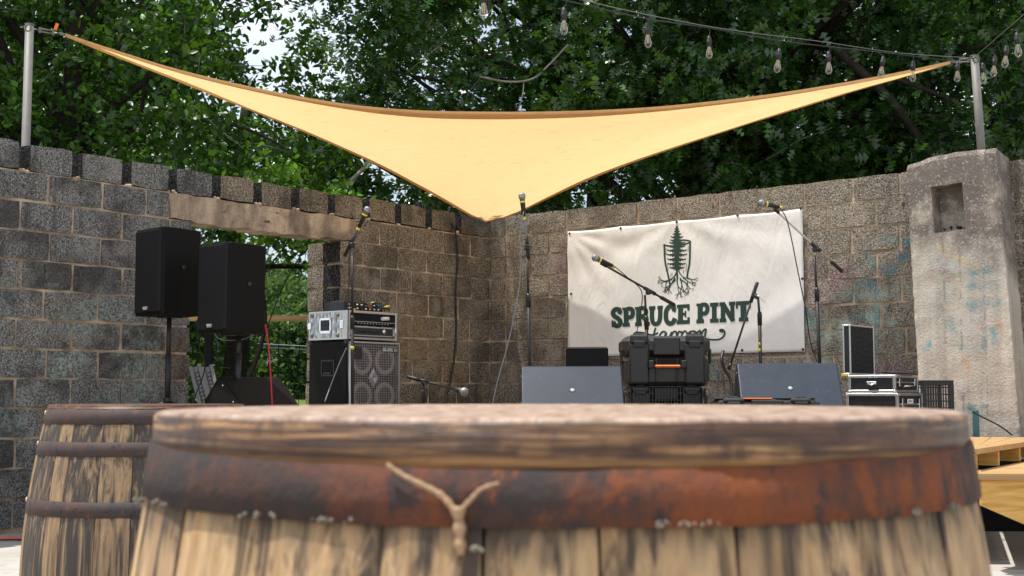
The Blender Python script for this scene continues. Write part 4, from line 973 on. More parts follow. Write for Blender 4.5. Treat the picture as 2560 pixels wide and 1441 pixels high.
a2 = MB().box(R0 + .024, RW - .024, -.03, .05, RH * .12, RH * .47, .003).build('amplifier', 'alu', rk)
MB().box(.05, RW - .06, -.034, -.029, RH * .17, RH * .42).build('front_panel', 'print', a2)
for i in range(9): MB().lathe([(.007, 0), (.007, .010), (.0001, .011)], 10, Matrix.Translation((.10 + i * .028, -.034, RH * .29)) @ Matrix.Rotation(1.5708, 4, 'X')).build('knob', 'paint', a2)
MB().lathe([(.019, 0), (.019, .014), (.0001, .016)], 16, Matrix.Translation((.39, -.034, RH * .30)) @ Matrix.Rotation(1.5708, 4, 'X')).build('knob', 'chrome', a2)
for xx in (.012, RW - .05): MB().tube([(xx, -.03, RH * .14), (xx, -.06, RH * .18), (xx, -.06, RH * .42), (xx, -.03, RH * .45)], .006, 8).build('amp_handle', 'chrome', a2)
mz = thing('mixer_unit', 'small black mixer heaped with coloured plugs on top of the rack case', 'mixer', (K.x, K.y, FZ + CH + RH + .010), rzL)
MB().box(.06, .50, .10, .34, 0, .085, .006).build('housing', 'black', mz)
MB().box(.052, .06, .10, .34, 0.005, .08, .002).build('side_cheek', 'paint', mz); MB().box(.5, .508, .10, .34, .005, .08, .002).build('side_cheek', 'paint', mz)
rk_r = random.Random(5)
for i in range(16): MB().lathe([(.008, 0), (.007, .014), (.0001, .015)], 8, Matrix.Translation((.10 + (i % 8) * .05, .097, .025 + .03 * (i // 8))) @ Matrix.Rotation(1.5708, 4, 'X')).build('knob', rk_r.choice(['alu_dim', 'paint', 'label']), mz)
for i in range(15):
    cm = ['cable', 'cable', 'cable', 'yellow', 'bluecable', 'orange', 'cable', 'yellow', 'cable', 'orange', 'cable', 'bluecable', 'cable', 'yellow', 'cable'][i]
    a = V((rk_r.uniform(.10, .52), rk_r.uniform(.02, .09), rk_r.uniform(.03, .08))); pts = [a]
    lng = 4 if cm == 'cable' else 1
    for q in range(lng): a = a + V((rk_r.uniform(-.10, .10) if cm == 'cable' else .05 * rk_r.choice((-1, 1)), rk_r.uniform(-.03, .03), rk_r.uniform(-.03, .03))); a.x = min(.55, max(.08, a.x)); a.z = min(.11, max(.01, a.z)); a.y = max(-.02, min(.09, a.y)); pts.append(a.copy())
    MB().tube(catmull(pts, 5) if len(pts) > 2 else pts, .0042 if cm == 'cable' else .009, 6).build('patch_cable' if cm == 'cable' else 'plug', cm, mz)

# small black box behind the left wedge
q = at(1468, 900, 9.7)
sb = thing('speaker_box', 'small plain black speaker box in front of the banner\'s lower left corner', 'speaker box', (q.x, 9.7, FZ), math.radians(-4))
hb = at(1468, 868, 9.55).z - FZ; bo = MB().box(-.155, .155, -.15, .15, 0, hb, .012).build('cabinet', 'cabside', sb); MB().box(-.145, .145, -.154, -.149, .02, hb - .02).build('grille', 'grille', sb)

# ------------------------------------------------------------------ tool cases
def tool_case(name, label, x, y, z, W, H, D, rz=0, handle=True, grp='black tool cases'):
    t = thing(name, label, 'tool case', (x, y, z), rz, grp)
    MB().box(-W / 2 + .008, W / 2 - .008, 0, D, .0, H * .60, .03).build('case_body', 'caseplast', t)
    MB().box(-W / 2, W / 2, -.008, D + .004, H * .60 + .003, H, .035).build('lid', 'caseplast', t)
    for sg in (-1, 1):
        xx = sg * W * .315; p_ = MB().box(xx - .045 - .02, xx + .045 + .02, -.020, .02, .015, H * .86, .012).box(xx - .06, xx + .06, -.026, .06, H * .84, H + .008, .012).build('latch_housing', 'caseplast', t)
        MB().box(xx - .038, xx + .038, -.034, -.018, H * .76, H * .90, .006).build('latch', 'black', p_); MB().box(xx - .028, xx + .028, -.012, .03, H + .004, H + .016, .004).build('latch_hinge', 'black', p_)
    for xx in (-W * .12, W * .12, -W * .43, W * .43): MB().box(xx - .006, xx + .006, -.016, .01, .03, H * .55, .003).build('rib', 'caseplast', t)
    MB().box(-W * .15, W * .15, -.014, .01, H * .62, H * .97, .006).build('lid_panel', 'caseplast', t)
    for sg in (-1, 1):
        MB().box(sg * (W / 2 - .004), sg * (W / 2 + .012), .05, .10, H * .45, H * .75, .004).build('side_latch', 'black', t)
    if handle:
        hw = .115
        MB().box(-hw + .005, hw - .005, -.010, .012, H * .36, H * .56, .003).build('handle_recess', 'blackmat', t)
        hd = MB().box(-hw * .74, hw * .74, -.050, -.026, H * .365, H * .42, .008).build('handle_grip', 'orange', t)
        m_ = MB()
        for sg in (-1, 1): m_.box(sg * hw * .76, sg * (hw * 1.0 + .006), -.052, -.010, H * .35, H * .51, .006)
        m_.build('handle_arm', 'paint', t)
        m2 = MB()
        for i in range(22): xx = lin(-hw * .7, hw * .7, i / 21); m2.box(xx - .0012, xx + .0012, -.0512, -.0495, H * .37, H * .40)
        m2.build('grip_rib', 'caseplast', hd)
    return t
q0 = at(1557, 900, 8.45); q1 = at(1777, 900, 8.45); zt = at(1660, 840, 8.45).z; zb = at(1660, 966, 8.45).z
tool_case('tool_case', 'black tool case with an orange handle, standing on top of another case', (q0.x + q1.x) / 2, 8.45, zb, q1.x - q0.x, zt - zb, .36)
t = tool_case('tool_case', 'lower black ribbed case with a barcode sticker under the orange-handled case', (q0.x + q1.x) / 2 - .005, 8.47, FZ, (q1.x - q0.x) * .93, zb - FZ - .004, .34, 0, False)
m = MB()
for i in range(26): xx = lin(-.25, .25, i / 25); m.box(xx - .003, xx + .003, -.028, -.001, .03, (zb - FZ) * .95)
tag(m.build('rib', 'caseplast', t), kind='stuff')
lb = MB().box(.205, .245, -.034, -.032, .055, .115, 0, Matrix.Rotation(.08, 4, 'Y')).build('sticker', 'label', t)
m = MB(); rr = random.Random(2); x = .211
while x < .238: w_ = rr.uniform(.0012, .003); m.box(x, x + w_, -.0348, -.0338, .062, .083, 0, Matrix.Rotation(.08, 4, 'Y')); x += w_ + rr.uniform(.0012, .0025)
m.build('barcode', 'print', lb)
q0 = at(1782, 1000, 7.6); q1 = at(2045, 1000, 7.6); zt = at(1900, 998, 7.6).z
t = tool_case('tool_case', 'flat dark grey tool case with orange stripe lying before the right wedge', (q0.x + q1.x) / 2, 7.55, FZ, q1.x - q0.x, zt - FZ, .30, math.radians(-3), False)
MB().box(-.14, .03, -.004, .20, zt - FZ, zt - FZ + .006, .002).build('stripe', 'orange', t)
m = MB(); m.box(-.30, -.17, .02, .24, zt - FZ - .001, zt - FZ + .008, .003).box(.05, .28, .02, .24, zt - FZ - .001, zt - FZ + .010, .003); m.build('lid_rib', 'wedge', t)

# ------------------------------------------------------------------ aluminium cases and crate
AX = at(2238, 960, 8.75)
def alu_case(label, W, D, H, z, dx=0, dy=0, group='silver edged flight cases', name='flight_case'):
    t = thing(name, label, 'flight case', (AX.x + dx, AX.y + dy, z), rzR, group)   # origin: near vertical edge, x to the left of it is the front
    MB().box(-W + .006, -.006, .006, D - .006, .004, H - .004).build('panel', 'black', t)
    m = MB(); e = .018
    for zz in (0, H - e):
        m.box(-W, 0, -.001, e, zz, zz + e, .003); m.box(-W, 0, D - e, D, zz, zz + e, .003); m.box(-e, .001, e, D - e, zz, zz + e, .003); m.box(-W - .001, -W + e, e, D - e, zz, zz + e, .003)
    for xx in (-W, -e):
        for yy in (0, D - e): m.box(xx - .0005, xx + e + .0005, yy - .0005, yy + e + .0005, e, H - e, .002)
    m.box(-.005, .0015, .01, D - .01, H * .55, H * .62); m.build('edge_rail', 'alu', t)
    for xx in (-W + .008, -.008):
        for zz in (.008, H - .008): MB().lathe([(.0001, .008), (.009, .006), (.013, .0), (.0001, -.004)], 8, Matrix.Translation((xx, .002, zz)) @ Matrix.Rotation(1.57, 4, 'X')).build('corner_cap', 'chrome', t)
    for yy in (.07, D - .07): MB().box(-.001, .008, yy - .014, yy + .014, H * .35, H * .80, .002).build('latch', 'chrome', t)
    return t
zl = at(2238, 982, 8.75).z; zu = at(2238, 937, 8.75).z
t = alu_case('lower silver edged flight case with a paper label, at the bottom of the stack', .37, .43, zl - FZ - .004, FZ, .012, -.015)
lb = MB().box(.001, .0035, .15, .25, .11, .14).build('sticker', 'label', t)
MB().box(.0035, .0045, .165, .235, .121, .130).build('print', 'greycable', lb)
t = alu_case('upper silver edged flight case with open latches on top of the stack', .335, .40, zu - zl - .002, zl)
MB().box(-.20, -.13, -.008, -.001, .055, .075, .003).tube([(-.20, -.006, .068), (-.165, -.008, .05), (-.13, -.006, .068)], .006, 8).build('butterfly_latch', 'chrome', t)
MB().tube([(.004, .12, .04), (.022, .13, .045), (.022, .27, .045), (.004, .28, .04)], .006, 8).build('carry_handle', 'chrome', t)
# open lid standing on its hinge
lzt = at(2095, 812, 8.95).z
ld = thing('foam_lined_lid', 'open flight case lid standing upright with black egg-crate foam inside', 'case lid', V((AX.x, AX.y, zu + .004)) - uR * .335 - nR * .05, rzR)
LH = lzt - zu; LD = .40; LT = .058
MB().box(-LT + .004, -.012, .004, LD - .004, .004, LH - .004).build('panel', 'black', ld)
m = MB(); e = .011
for yy in (0, LD - e):
    m.box(-LT, -LT + e, yy, yy + e, 0, LH, .003).box(-e, 0, yy, yy + e, 0, LH, .003)
for zz in (0, LH - e): m.box(-LT, -LT + e, e, LD - e, zz, zz + e, .003).box(-e, 0, e, LD - e, zz, zz + e, .003).box(-LT + e, -e, 0, e, zz, zz + e, .003)
m.build('edge_rail', 'alu_dim', ld)
m = MB(); nx, ny = 22, 26; vs = []
for j in range(ny + 1):
    for i in range(nx + 1): vs.append((-.010 + .010 * math.sin(i * math.pi / 1.6) * math.sin(j * math.pi / 1.6), lin(.012, LD - .012, i / nx), lin(.012, LH - .012, j / ny)))
m.add(vs, [(j * (nx + 1) + i, j * (nx + 1) + i + 1, (j + 1) * (nx + 1) + i + 1, (j + 1) * (nx + 1) + i) for j in range(ny) for i in range(nx)], True); m.build('foam_lining', 'foam', ld, fix=False)
MB().box(-.07, -.01, -.004, .02, -.012, .008, .003).build('hinge', 'yellowrod', ld)
pq = V((AX.x, AX.y, zu + .012)) - uR * .06 - nR * .2
o = MB().lathe([(.0001, .012), (.05, .012), (.115, .004), (.12, 0), (.0001, -.002)], 28, Matrix.Rotation(.05, 4, 'Y')).build('black_disc', 'paint'); o.location = pq; tag(o, 'flat glossy black disc lying on the upper flight case', 'disc')
# crate
cq0 = at(2306, 980, 9.1); cq1 = at(2385, 980, 9.1); zc = at(2345, 951, 9.1).z
crt = thing('plastic_crate', 'black slatted plastic crate standing against the foot of the pier', 'crate', (cq0.x, 9.1, FZ), 0); W_ = cq1.x - cq0.x; H_ = zc - FZ; D_ = .27
m = MB(); m.box(0, W_, 0, .008, H_ - .035, H_, .002).box(0, W_, D_ - .008, D_, H_ - .035, H_, .002).box(0, .008, .008, D_ - .008, H_ - .035, H_, .002).box(W_ - .008, W_, .008, D_ - .008, H_ - .035, H_, .002); m.build('rim', 'black', crt)
MB().box(.004, W_ - .004, .004, D_ - .004, 0, .008).build('base', 'black', crt)
for sgx in range(2):
    for sgy in range(2): MB().box(sgx * (W_ - .03), sgx * (W_ - .03) + .03, sgy * (D_ - .012), sgy * (D_ - .012) + .012, 0, H_ - .035).build('corner_post', 'black', crt)
for i in range(9):
    x = lin(.038, W_ - .038, i / 8)
    for yy in (.001, D_ - .007): MB().box(x - .004, x + .004, yy, yy + .006, .008, H_ - .035).build('slat', 'black', crt)
for i in range(5):
    z = lin(.03, H_ - .05, i / 4)
    for yy in (.0065, D_ - .0015): MB().box(.03, W_ - .03, yy, yy + .004, z - .004, z + .004).build('cross_slat', 'black', crt)

# ------------------------------------------------------------------ microphones and stands
def mic(label, head, tail, r=.0255, big=False):
    d = (tail - head).normalized(); L = .165 if not big else .09
    t = thing('microphone', label, 'microphone', head); M4 = Matrix.Translation(head) @ (-d).to_track_quat('Z', 'Y').to_matrix().to_4x4()
    MB().lathe([(.0001, r), (r * .6, r * .85), (r * .95, r * .4), (r, .0), (r * .93, -r * .5), (r * .72, -r * .95)], 16, M4).build('grille', 'mesh', t, True)
    MB().lathe([(r * 1.02, r * .1), (r * 1.04, 0), (r * 1.02, -r * .12)], 16, M4).build('ring', 'alu_dim', t, True)
    MB().lathe([(r * .72, -r * .9), (r * .75, -r * 1.2), (r * .66, -r * 2.2), (r * .46, -L), (.0001, -L)], 14, M4).build('handle', 'paint', t, True)
    if not big: MB().lathe([(r * .78, -r * 1.25), (r * .78, -r * 1.75)], 14, M4).lathe([(r * .52, -L + .02), (r * .52, -L)], 14, M4).build('tape_band', 'yellow', t, True)
    return t
def stand(label, px, Y, clutch_py, boom=None, tapes=(), top=None, knob=True, lean=0, thick_to=None, clutch_px=None):
    base = V((at(px, 1000, Y).x, Y, FZ)); cp = at(clutch_px or px, clutch_py, Y)
    t = thing('microphone_stand', label, 'mic stand', base, 0, 'black microphone stands on the stage')
    mid = base.lerp(cp, .50) if thick_to is None else at(thick_to[0], thick_to[1], Y)
    MB().tube([base + V((0, 0, .05)), mid], .0125, 10).build('lower_tube', 'paint', t, True)
    MB().tube([mid, cp], .0085, 10).build('upper_tube', 'paint', t, True)
    d = (cp - base).normalized(); MB().tube([mid - d * .07, mid + d * .01, mid + d * .03], [.0165, .0175, .012], 10).build('clutch', 'black', t, True)
    for a in (.6, 2.7, 4.8):
        e = V((math.cos(a), math.sin(a), 0)); MB().tube([base + V((0, 0, .09)), base + e * .30 + V((0, 0, .012))], .007, 6).build('leg', 'paint', t, True)
    for ty in tapes:
        q = at(px + (clutch_px - px if clutch_px else 0) * (1000 - ty) / (1000 - clutch_py), ty, Y); r_ = .0138 if q.z < mid.z else .0098
        MB().tube([q - d * .012, q + d * .012], r_, 10).build('tape_band', 'yellow', t, True)
    if boom:
        a, b, piv = boom; A = at(a[0], a[1], Y - (a[2] if len(a) > 2 else 0)); B = at(b[0], b[1], Y + (b[2] if len(b) > 2 else 0)); dd = (B - A).normalized()
        MB().tube([A, B], .0078, 10).build('boom', 'paint' if not top else top, t, True)
        MB().tube([B - dd * .13, B - dd * .12, B, B + dd * .004], [.010, .0135, .0135, .009], 10).build('counterweight', 'black', t, True)
        h = A.lerp(B, piv); MB().box(-.018, .018, -.02, .02, -.018, .018, .005, Matrix.Translation(h.lerp(cp, .3))).tube([h - dd * .05, h + dd * .05], .0135, 10).tube([h + V((0, -.01, -.01)), h + V((.03, -.03, -.03))], .005, 6).build('boom_clamp', 'black', t, True)
        if piv > .1: MB().tube([A - dd * .0, A + dd * .05], .012, 10).build('mic_thread', 'black', t, True)
    return t
# A: stand by the doorway
stand('black mic stand with short grey boom in front of the bass cabinet', 881, 9.5, 640, ((912, 540, .1), (862, 640, .05), .62), (795, 806, 870), None, clutch_px=881, thick_to=(881, 800))
hA = at(918, 525, 9.35); mic('silver-headed microphone on the stand left of the wall corner', hA, at(893, 578, 9.4))
cable('microphone_cable', 'black cable looping down the stand by the bass cabinet', [at(899, 565, 9.4), at(884, 600, 9.35), at(873, 650, 9.42), at(871, 760, 9.45), at(869, 900, 9.45), at(872, 1010, 9.45)], .0035, 'cable')
# B: centre stand
stand('tall straight mic stand with one yellow tape band standing before the wall corner', 1326, 9.2, 640, ((1309, 508, .05), (1321, 648, .0), .72), (753,), 'greycable', clutch_px=1318, thick_to=(1321, 745))
mic('silver-headed microphone pointing up at the tip of the centre stand, against the sail', at(1305, 491, 9.12), at(1311, 560, 9.15))
cable('microphone_cable', 'grey cable hanging from the centre microphone to the stage', [at(1309, 530, 9.1), at(1300, 590, 9.1), at(1303, 640, 9.1), at(1295, 740, 9.1), at(1270, 860, 9.1), at(1245, 950, 9.1), at(1230, 1020, 9.1)], .0045, 'greycable')
# C: boom over the banner
stand('boom mic stand reaching left across the banner behind the orange-handled case', 1620, 9.3, 738, ((1502, 658, .15), (1686, 763, .1), .66), (), None, clutch_px=1612, thick_to=(1616, 800))
mic('yellow-taped microphone in front of the banner, left of the tree logo', at(1488, 645, 9.1), at(1528, 664, 9.15))
cable('microphone_cable', 'black cable draped along the boom across the banner', [at(1532, 663, 9.1), at(1570, 695, 9.1), at(1604, 730, 9.15), at(1600, 790, 9.2), at(1590, 840, 9.2), at(1578, 900, 9.2)], .0035, 'cable')
# D: stand without mic
stand('bare mic stand with its boom folded down in front of the lettering\'s last letter', 1903, 9.5, 742, ((1822, 925, .0), (1893, 707, 0), .85), (860, 875), None, clutch_px=1895, thick_to=(1899, 790))
cable('cable_clip', 'thin silver wire hook on the clamp of the bare stand', [at(1886, 738, 9.45), at(1896, 740, 9.42), at(1905, 750, 9.4), at(1912, 757, 9.4), at(1914, 752, 9.4)], .0022, 'chrome', 'hook')
cable('microphone_cable', 'short dark cable end with orange band beside the bare stand', [at(1808, 878, 9.5), at(1804, 900, 9.45), at(1812, 925, 9.45), at(1826, 950, 9.45), at(1830, 1000, 9.4)], .012, 'cable')
# E: right stand
stand('boom mic stand with silvery boom at the right edge of the banner', 2053, 9.4, 640, ((1935, 522, .2), (2106, 680, .1), .60), (), 'alu_dim', clutch_px=2036, thick_to=(2042, 730))
mic('yellow-taped microphone above the banner\'s top right corner', at(1904, 508, 9.15), at(1945, 518, 9.2))
cable('microphone_cable', 'black cable hanging in an arc off the banner\'s right edge', [at(1950, 518, 9.2), at(1970, 560, 9.15), at(1995, 680, 9.2), at(2015, 780, 9.3), at(2025, 850, 9.4), at(2042, 905, 9.4)], .004, 'cable')
# F: low stand
stand('low desk-height mic stand with level boom at the foot of the stained left wall', 1059, 10.4, 958, ((1150, 977, .1), (1018, 942, 0), .70), (), None, clutch_px=1059, thick_to=(1059, 985))
mic('big round kick drum microphone on the low stand', at(1161, 980, 10.25), at(1140, 975, 10.3), .034, True)
cable('microphone_cable', 'thin black cable hanging from the low microphone', [at(1140, 978, 10.25), at(1122, 985, 10.2), at(1118, 1010, 10.2), at(1116, 1030, 10.2)], .004, 'cable')

# ------------------------------------------------------------------ loose cables
cable('wall_cable', 'black cable hanging down the left wall from its top course', [onL(1130, 556, .02), onL(1140, 590, .03), onL(1144, 650, .015), onL(1139, 740, .02), onL(1141, 820, .015), onL(1136, 900, .02), onL(1125, 960, .03), onL(1115, 1015, .05)], .009, 'cable', sm=6)
cable('red_cable', 'thin red cable hanging from the right loudspeaker', [at(663, 812, 8.9), at(669, 850, 8.85), at(674, 900, 8.8), at(680, 1000, 8.8), at(681, 1040, 8.8)], .0055, 'red')
cable('speaker_cable', 'grey cable looping under the right loudspeaker', [at(536, 833, 8.8), at(545, 845, 8.8), at(560, 850, 8.82), at(585, 851, 8.9), at(615, 846, 9.0), at(640, 832, 9.0)], .004, 'greycable')
cable('speaker_cable', 'black cable hanging between the two loudspeakers', [at(492, 800, 9.1), at(498, 870, 9.2), at(512, 920, 9.4), at(490, 985, 9.4), at(482, 1010, 9.4)], .005, 'cable')
cable('speaker_cable', 'black cable hanging across the side of the bass cabinet', [at(866, 870, 10.6), at(850, 905, 10.5), at(832, 950, 10.3), at(812, 1005, 10.1)], .005, 'greycable')
cable('ground_cable', 'black cable running off the pier foot over the wooden landing', [at(2430, 1030, 9.2), at(2460, 1045, 9.2), at(2500, 1066, 9.2), at(2530, 1088, 9.2)], .006, 'cable')
for (dy, mt, lb, r_) in ((0, 'cordorange', 'orange extension cord lying on the floor at the foot of the left wall', .010), (-.14, 'cable', 'black cord lying on the floor beside the orange one', .006)):
    cable('extension_cord', lb, [V((-4.6, 8.25 + dy, .012)), V((-3.9, 8.42 + dy, .012)), V((-3.55, 8.55 + dy, .012)), V((-3.2, 8.63 + dy * .4, .012)), V((-2.6, 8.2, .012)), V((-2.2, 8.5, .012))], r_, mt, 'cord')
# teal stake
q = at(2440, 1060, 9.4); o = MB().box(-.02, .02, -.015, .015, .45, .84, .003).build('teal_stake', 'teal'); o.location = (q.x, 9.4, 0); tag(o, 'short teal painted stake between the barrel rim and the pier', 'stake')
# yellow strap running behind the left wall top
a = CORN - uL * 7.0 - nL * .235 + V((0, 0, ZTOP - .022)); b = CORN - uL * .3 - nL * .235 + V((0, 0, ZTOP - .015))
o = MB().tube([a, b], .010, 6).build('yellow_conduit', 'yellowrod', loc=a); tag(o, 'thin yellow conduit running behind the top course of the left wall', 'conduit')

# leaning aluminium bars in the doorway
for i, (px, lb) in enumerate(((497, 'left of the pair of aluminium light bars leaning in the doorway'), (525, 'right of the pair of aluminium light bars leaning in the doorway'))):
    b = at(px + 14, 1010, 9.75); t_ = at(px - 9 + i * 2, 919 + i, 9.9); L = (t_ - b).length * 2.0
    b = t_ + (b - t_).normalized() * ((t_.z - FZ) / ((t_ - b).normalized().z) if 0 else (t_.z - FZ) / max(.1, (t_ - b).normalized().z))
    L = (t_ - b).length; d = (t_ - b).normalized()
    t = thing('light_bar', lb, 'light bar', b, 0, 'aluminium light bars in the doorway')
    X_ = V((1, 0, 0)); X_ = (X_ - d * X_.dot(d)).normalized(); Y_ = d.cross(X_)
    M4 = Matrix(((X_.x, Y_.x, d.x, b.x), (X_.y, Y_.y, d.y, b.y), (X_.z, Y_.z, d.z, b.z), (0, 0, 0, 1)))
    MB().box(-.045, -.018, -.03, .03, 0, L, .002, M4).build('side_rail', 'bar_grey', t, True); MB().box(.022, .045, -.03, .03, 0, L, .002, M4).build('side_rail', 'bar_grey', t, True)
    MB().box(-.018, .022, -.01, .02, 0, L, 0, M4).build('channel', 'greycable', t, True)
    for j in range(int(L / .035)):
        z = .02 + j * .035; MB().lathe([(.0001, .010), (.012, .008), (.016, 0)], 8, M4 @ Matrix.Translation((.002, -.02 * (1 if Y_.y > 0 else -1), z)) @ Matrix.Rotation(1.57 * (1 if Y_.y > 0 else -1), 4, 'X')).build('lens', 'bar_grey', t, True)
    MB().box(-.046, -.016, -.031, .031, L - .03, L + .003, .003, M4).build('end_cap', 'bar_grey', t, True); MB().box(.02, .046, -.031, .031, L - .03, L + .003, .003, M4).build('end_cap', 'bar_grey', t, True)

# ------------------------------------------------------------------ fence behind the doorway
fy = 12.9; rz_ = at(700, 797, fy).z
fe = thing('wire_fence', 'black wire mesh fence with a wooden top rail seen through the doorway', 'fence', (-4.2, fy, 0))
MB().box(-4.9, -1.3, fy - .02, fy + .02, rz_ - .025, rz_ + .03, .004).build('top_rail', 'pine', fe, True)
m = MB(); x = -4.85
while x < -1.3: m.box(x - .0025, x + .0025, fy - .003, fy + .003, .05, rz_ - .03); x += .102
z = .1
while z < rz_ - .04: m.box(-4.9, -1.3, fy - .0075, fy - .003, z - .0025, z + .0025); z += .102
tag(m.build('wire_mesh', 'blackmat', fe, True), kind='stuff')
for x in (-4.8, -3.0, -1.35): MB().box(x - .035, x + .035, fy + .022, fy + .09, 0, rz_ + .02, .004).build('post', 'blackmat', fe, True)

# ------------------------------------------------------------------ barrels
def barrel(label, cx, cy, ztop, R0_, RB, nst, seed, hoops, hoopmat, stavemat, lid_t, rots=0, hooptop=None, pegs=False, tilt=0, lidmat='lid_edge'):
    t = thing('oak_barrel', label, 'barrel', (cx, cy, 0), rots, rx=tilt); rr = random.Random(seed)
    H = ztop; zb = H - lid_t
    rad = lambda z: RB - (RB - R0_) * (abs(z / zb - .5) * 2) ** 1.75
    wd = [rr.uniform(.7, 1.35) for _ in range(nst)]; tot = sum(wd); a = 0
    zs_ = [zb * i / 22 for i in range(23)]
    for w_ in wd:
        da = 2 * math.pi * w_ / tot; g_ = .0008 / R0_; m = MB(); vs = []; na = 4
        bow = rr.uniform(-.0015, .002)
        for z in zs_:
            for i in range(na + 1):
                aa = a + g_ + (da - 2 * g_) * i / na; r_ = rad(z) + bow - (.0015 if i in (0, na) else 0); vs.append((r_ * math.cos(aa), r_ * math.sin(aa), z))
            for i in (na, 0):
                aa = a + g_ + (da - 2 * g_) * i / na; r_ = rad(z) - .024; vs.append((r_ * math.cos(aa), r_ * math.sin(aa), z))
        n_ = na + 3; fs = [(j * n_ + i, j * n_ + (i + 1) % n_, (j + 1) * n_ + (i + 1) % n_, (j + 1) * n_ + i) for j in range(len(zs_) - 1) for i in range(n_)]
        fs += [tuple(range(n_))[::-1], tuple((len(zs_) - 1) * n_ + i for i in range(n_))]
        m.add(vs, fs, False); m.build('stave', stavemat, t); a += da
    for hi, (za, zb_) in enumerate(hoops):
        m = MB(); vs = []; n_ = 96
        for i in range(n_):
            aa = 2 * math.pi * i / n_
            up = hooptop(aa) if (hooptop and hi == 0) else 0
            for z, dr in ((zb_, .0010), (zb_, .0026), ((za + zb_) / 2, .0030), (za + up, .0026), (za + up, .0006)):
                r_ = rad(min(z, zb)) + dr + .0008 * noise.noise(V((math.cos(aa) * 5, math.sin(aa) * 5, z * 30))); vs.append((r_ * math.cos(aa), r_ * math.sin(aa), z + .0012 * noise.noise(V((math.cos(aa) * 7, math.sin(aa) * 7, 2)))))
        fs = [(i * 5 + q, ((i + 1) % n_) * 5 + q, ((i + 1) % n_) * 5 + q + 1, i * 5 + q + 1) for i in range(n_) for q in range(4)]
        m.add(vs, fs, True); hp = m.build('hoop', hoopmat, t, fix=False)
        if pegs:
            for da in (0, .055):
                aa = math.radians(187) + da; r_ = rad(za) + .002; z = (za + zb_) / 2 + .008
                MB().lathe([(.0001, .010), (.007, .008), (.008, 0)], 8, Matrix.Translation((r_ * math.cos(aa), r_ * math.sin(aa), z)) @ V((math.cos(aa), math.sin(aa), 0)).to_track_quat('Z', 'Y').to_matrix().to_4x4()).build('rivet', 'peg', hp)
    R = R0_ + .001; m = MB()
    prof = [(0.0001, 0), (R * .5, 0), (R * .8, 0), (R - .005, 0), (R - .002, -.0010), (R - .0004, -.003), (R, -.012), (R, -lid_t + .001), (R - .004, -lid_t)]
    m.lathe(prof, 120); m.v = [v * 1 + V((v.x, v.y, 0)).normalized() * (.0015 * noise.noise(v * 14)) if v.length > .1 else v for v in m.v]
    o = m.build('lid_board', lidmat, t, fix=False); o.location = (0, 0, H)
    return t, rad
a1_ = math.radians(1.95); D1 = .90; R1 = .2655
hc = .0089
def htop1(a): return .0065 * (math.cos(a) ** 2) + .0012 * noise.noise(V((a * 5, 0, 0)))
ztop1 = CZ - hc
b1, rad1 = barrel('large oak barrel with rusty hoop and round wooden lid, close in the foreground', D1 * math.sin(a1_), D1 * math.cos(a1_), ztop1, R1, .309, 27, 4,
    [(ztop1 - .0245 , ztop1 - .0518), (ztop1 - .115, ztop1 - .155), (ztop1 - .27, ztop1 - .31), (.31, .27), (.155, .115), (.06, .02)], 'hoop', 'stave_pale', .0245, 0, htop1, tilt=-math.radians(-.44))
b1.location.y += .0071
# dried glue run on the front
def onb(px, py, rad_off=0.003):      # point on barrel 1 surface under a pixel
    d = ray(px, py); c = V((b1.location.x, b1.location.y)); z_ = CZ
    for _ in range(6):
        c = V((b1.location.x, b1.location.y - z_ * .00768))
        r_ = rad1(min(max(z_, 0), ztop1 - .0245)) + rad_off; A = d.x ** 2 + d.y ** 2; B = -2 * (d.x * c.x + d.y * c.y); C_ = c.length_squared - r_ ** 2
        disc = B * B - 4 * A * C_; t_ = (-B - math.sqrt(max(disc, 0))) / (2 * A); q = O + d * t_; z_ = q.z
    return q
dr = MB()
for pts, r_ in (([(968, 1162), (1010, 1190), (1060, 1215), (1105, 1240), (1135, 1275), (1148, 1300)], .0019), ([(1248, 1208), (1205, 1222), (1178, 1248), (1155, 1275), (1148, 1300)], .0014)):
    P = catmull([onb(x, y, .006) for x, y in pts], 6); n_ = len(P); dr.tube(P, [r_ * (.55 + .6 * i / n_) * (1 + .15 * math.sin(i * 1.9)) for i in range(n_)], 8)
P = catmull([onb(x, y, .005) for x, y in ((1144, 1268), (1148, 1310), (1150, 1350), (1152, 1388))], 6); dr.tube(P, [.0031 - .0008 * i / len(P) + .0006 * math.sin(i) for i in range(len(P))], 8)
dr.build('glue_run', 'drip', b1, True)
cb_ = MB(); rc = random.Random(8)
for (x0, x1, yy, n_) in ((334, 362, 1252, 10), (590, 690, 1290, 12), (770, 880, 1303, 10), (1640, 1800, 1310, 18), (2280, 2300, 1280, 8), (2370, 2400, 1264, 8), (1175, 1205, 1372, 9), (380, 420, 1258, 7)):
    for i in range(n_):
        q = onb(rc.uniform(x0, x1), yy + rc.uniform(-6, 6), .006); s_ = rc.uniform(.0005, .0015); cb_.lathe([(.0001, s_), (s_ * .8, s_ * .4), (s_, -.2 * s_), (.0001, -s_)], 6, Matrix.Translation(q))
tag(cb_.build('crumb', 'crumb', b1, True), kind='stuff')
ztop2 = .917
b2, _ = barrel('weathered oak barrel with three dark hoops, behind and left of the foreground barrel', -1.034, 3.73, ztop2, .268, .328, 26, 21,
    [(ztop2 - .013, ztop2 - .052), (ztop2 - .098, ztop2 - .136), (ztop2 - .252, ztop2 - .292), (.292, .252), (.136, .098), (.052, .013)], 'hoop2', 'stave', .012, .0, None, True, 0, 'lid_dark')

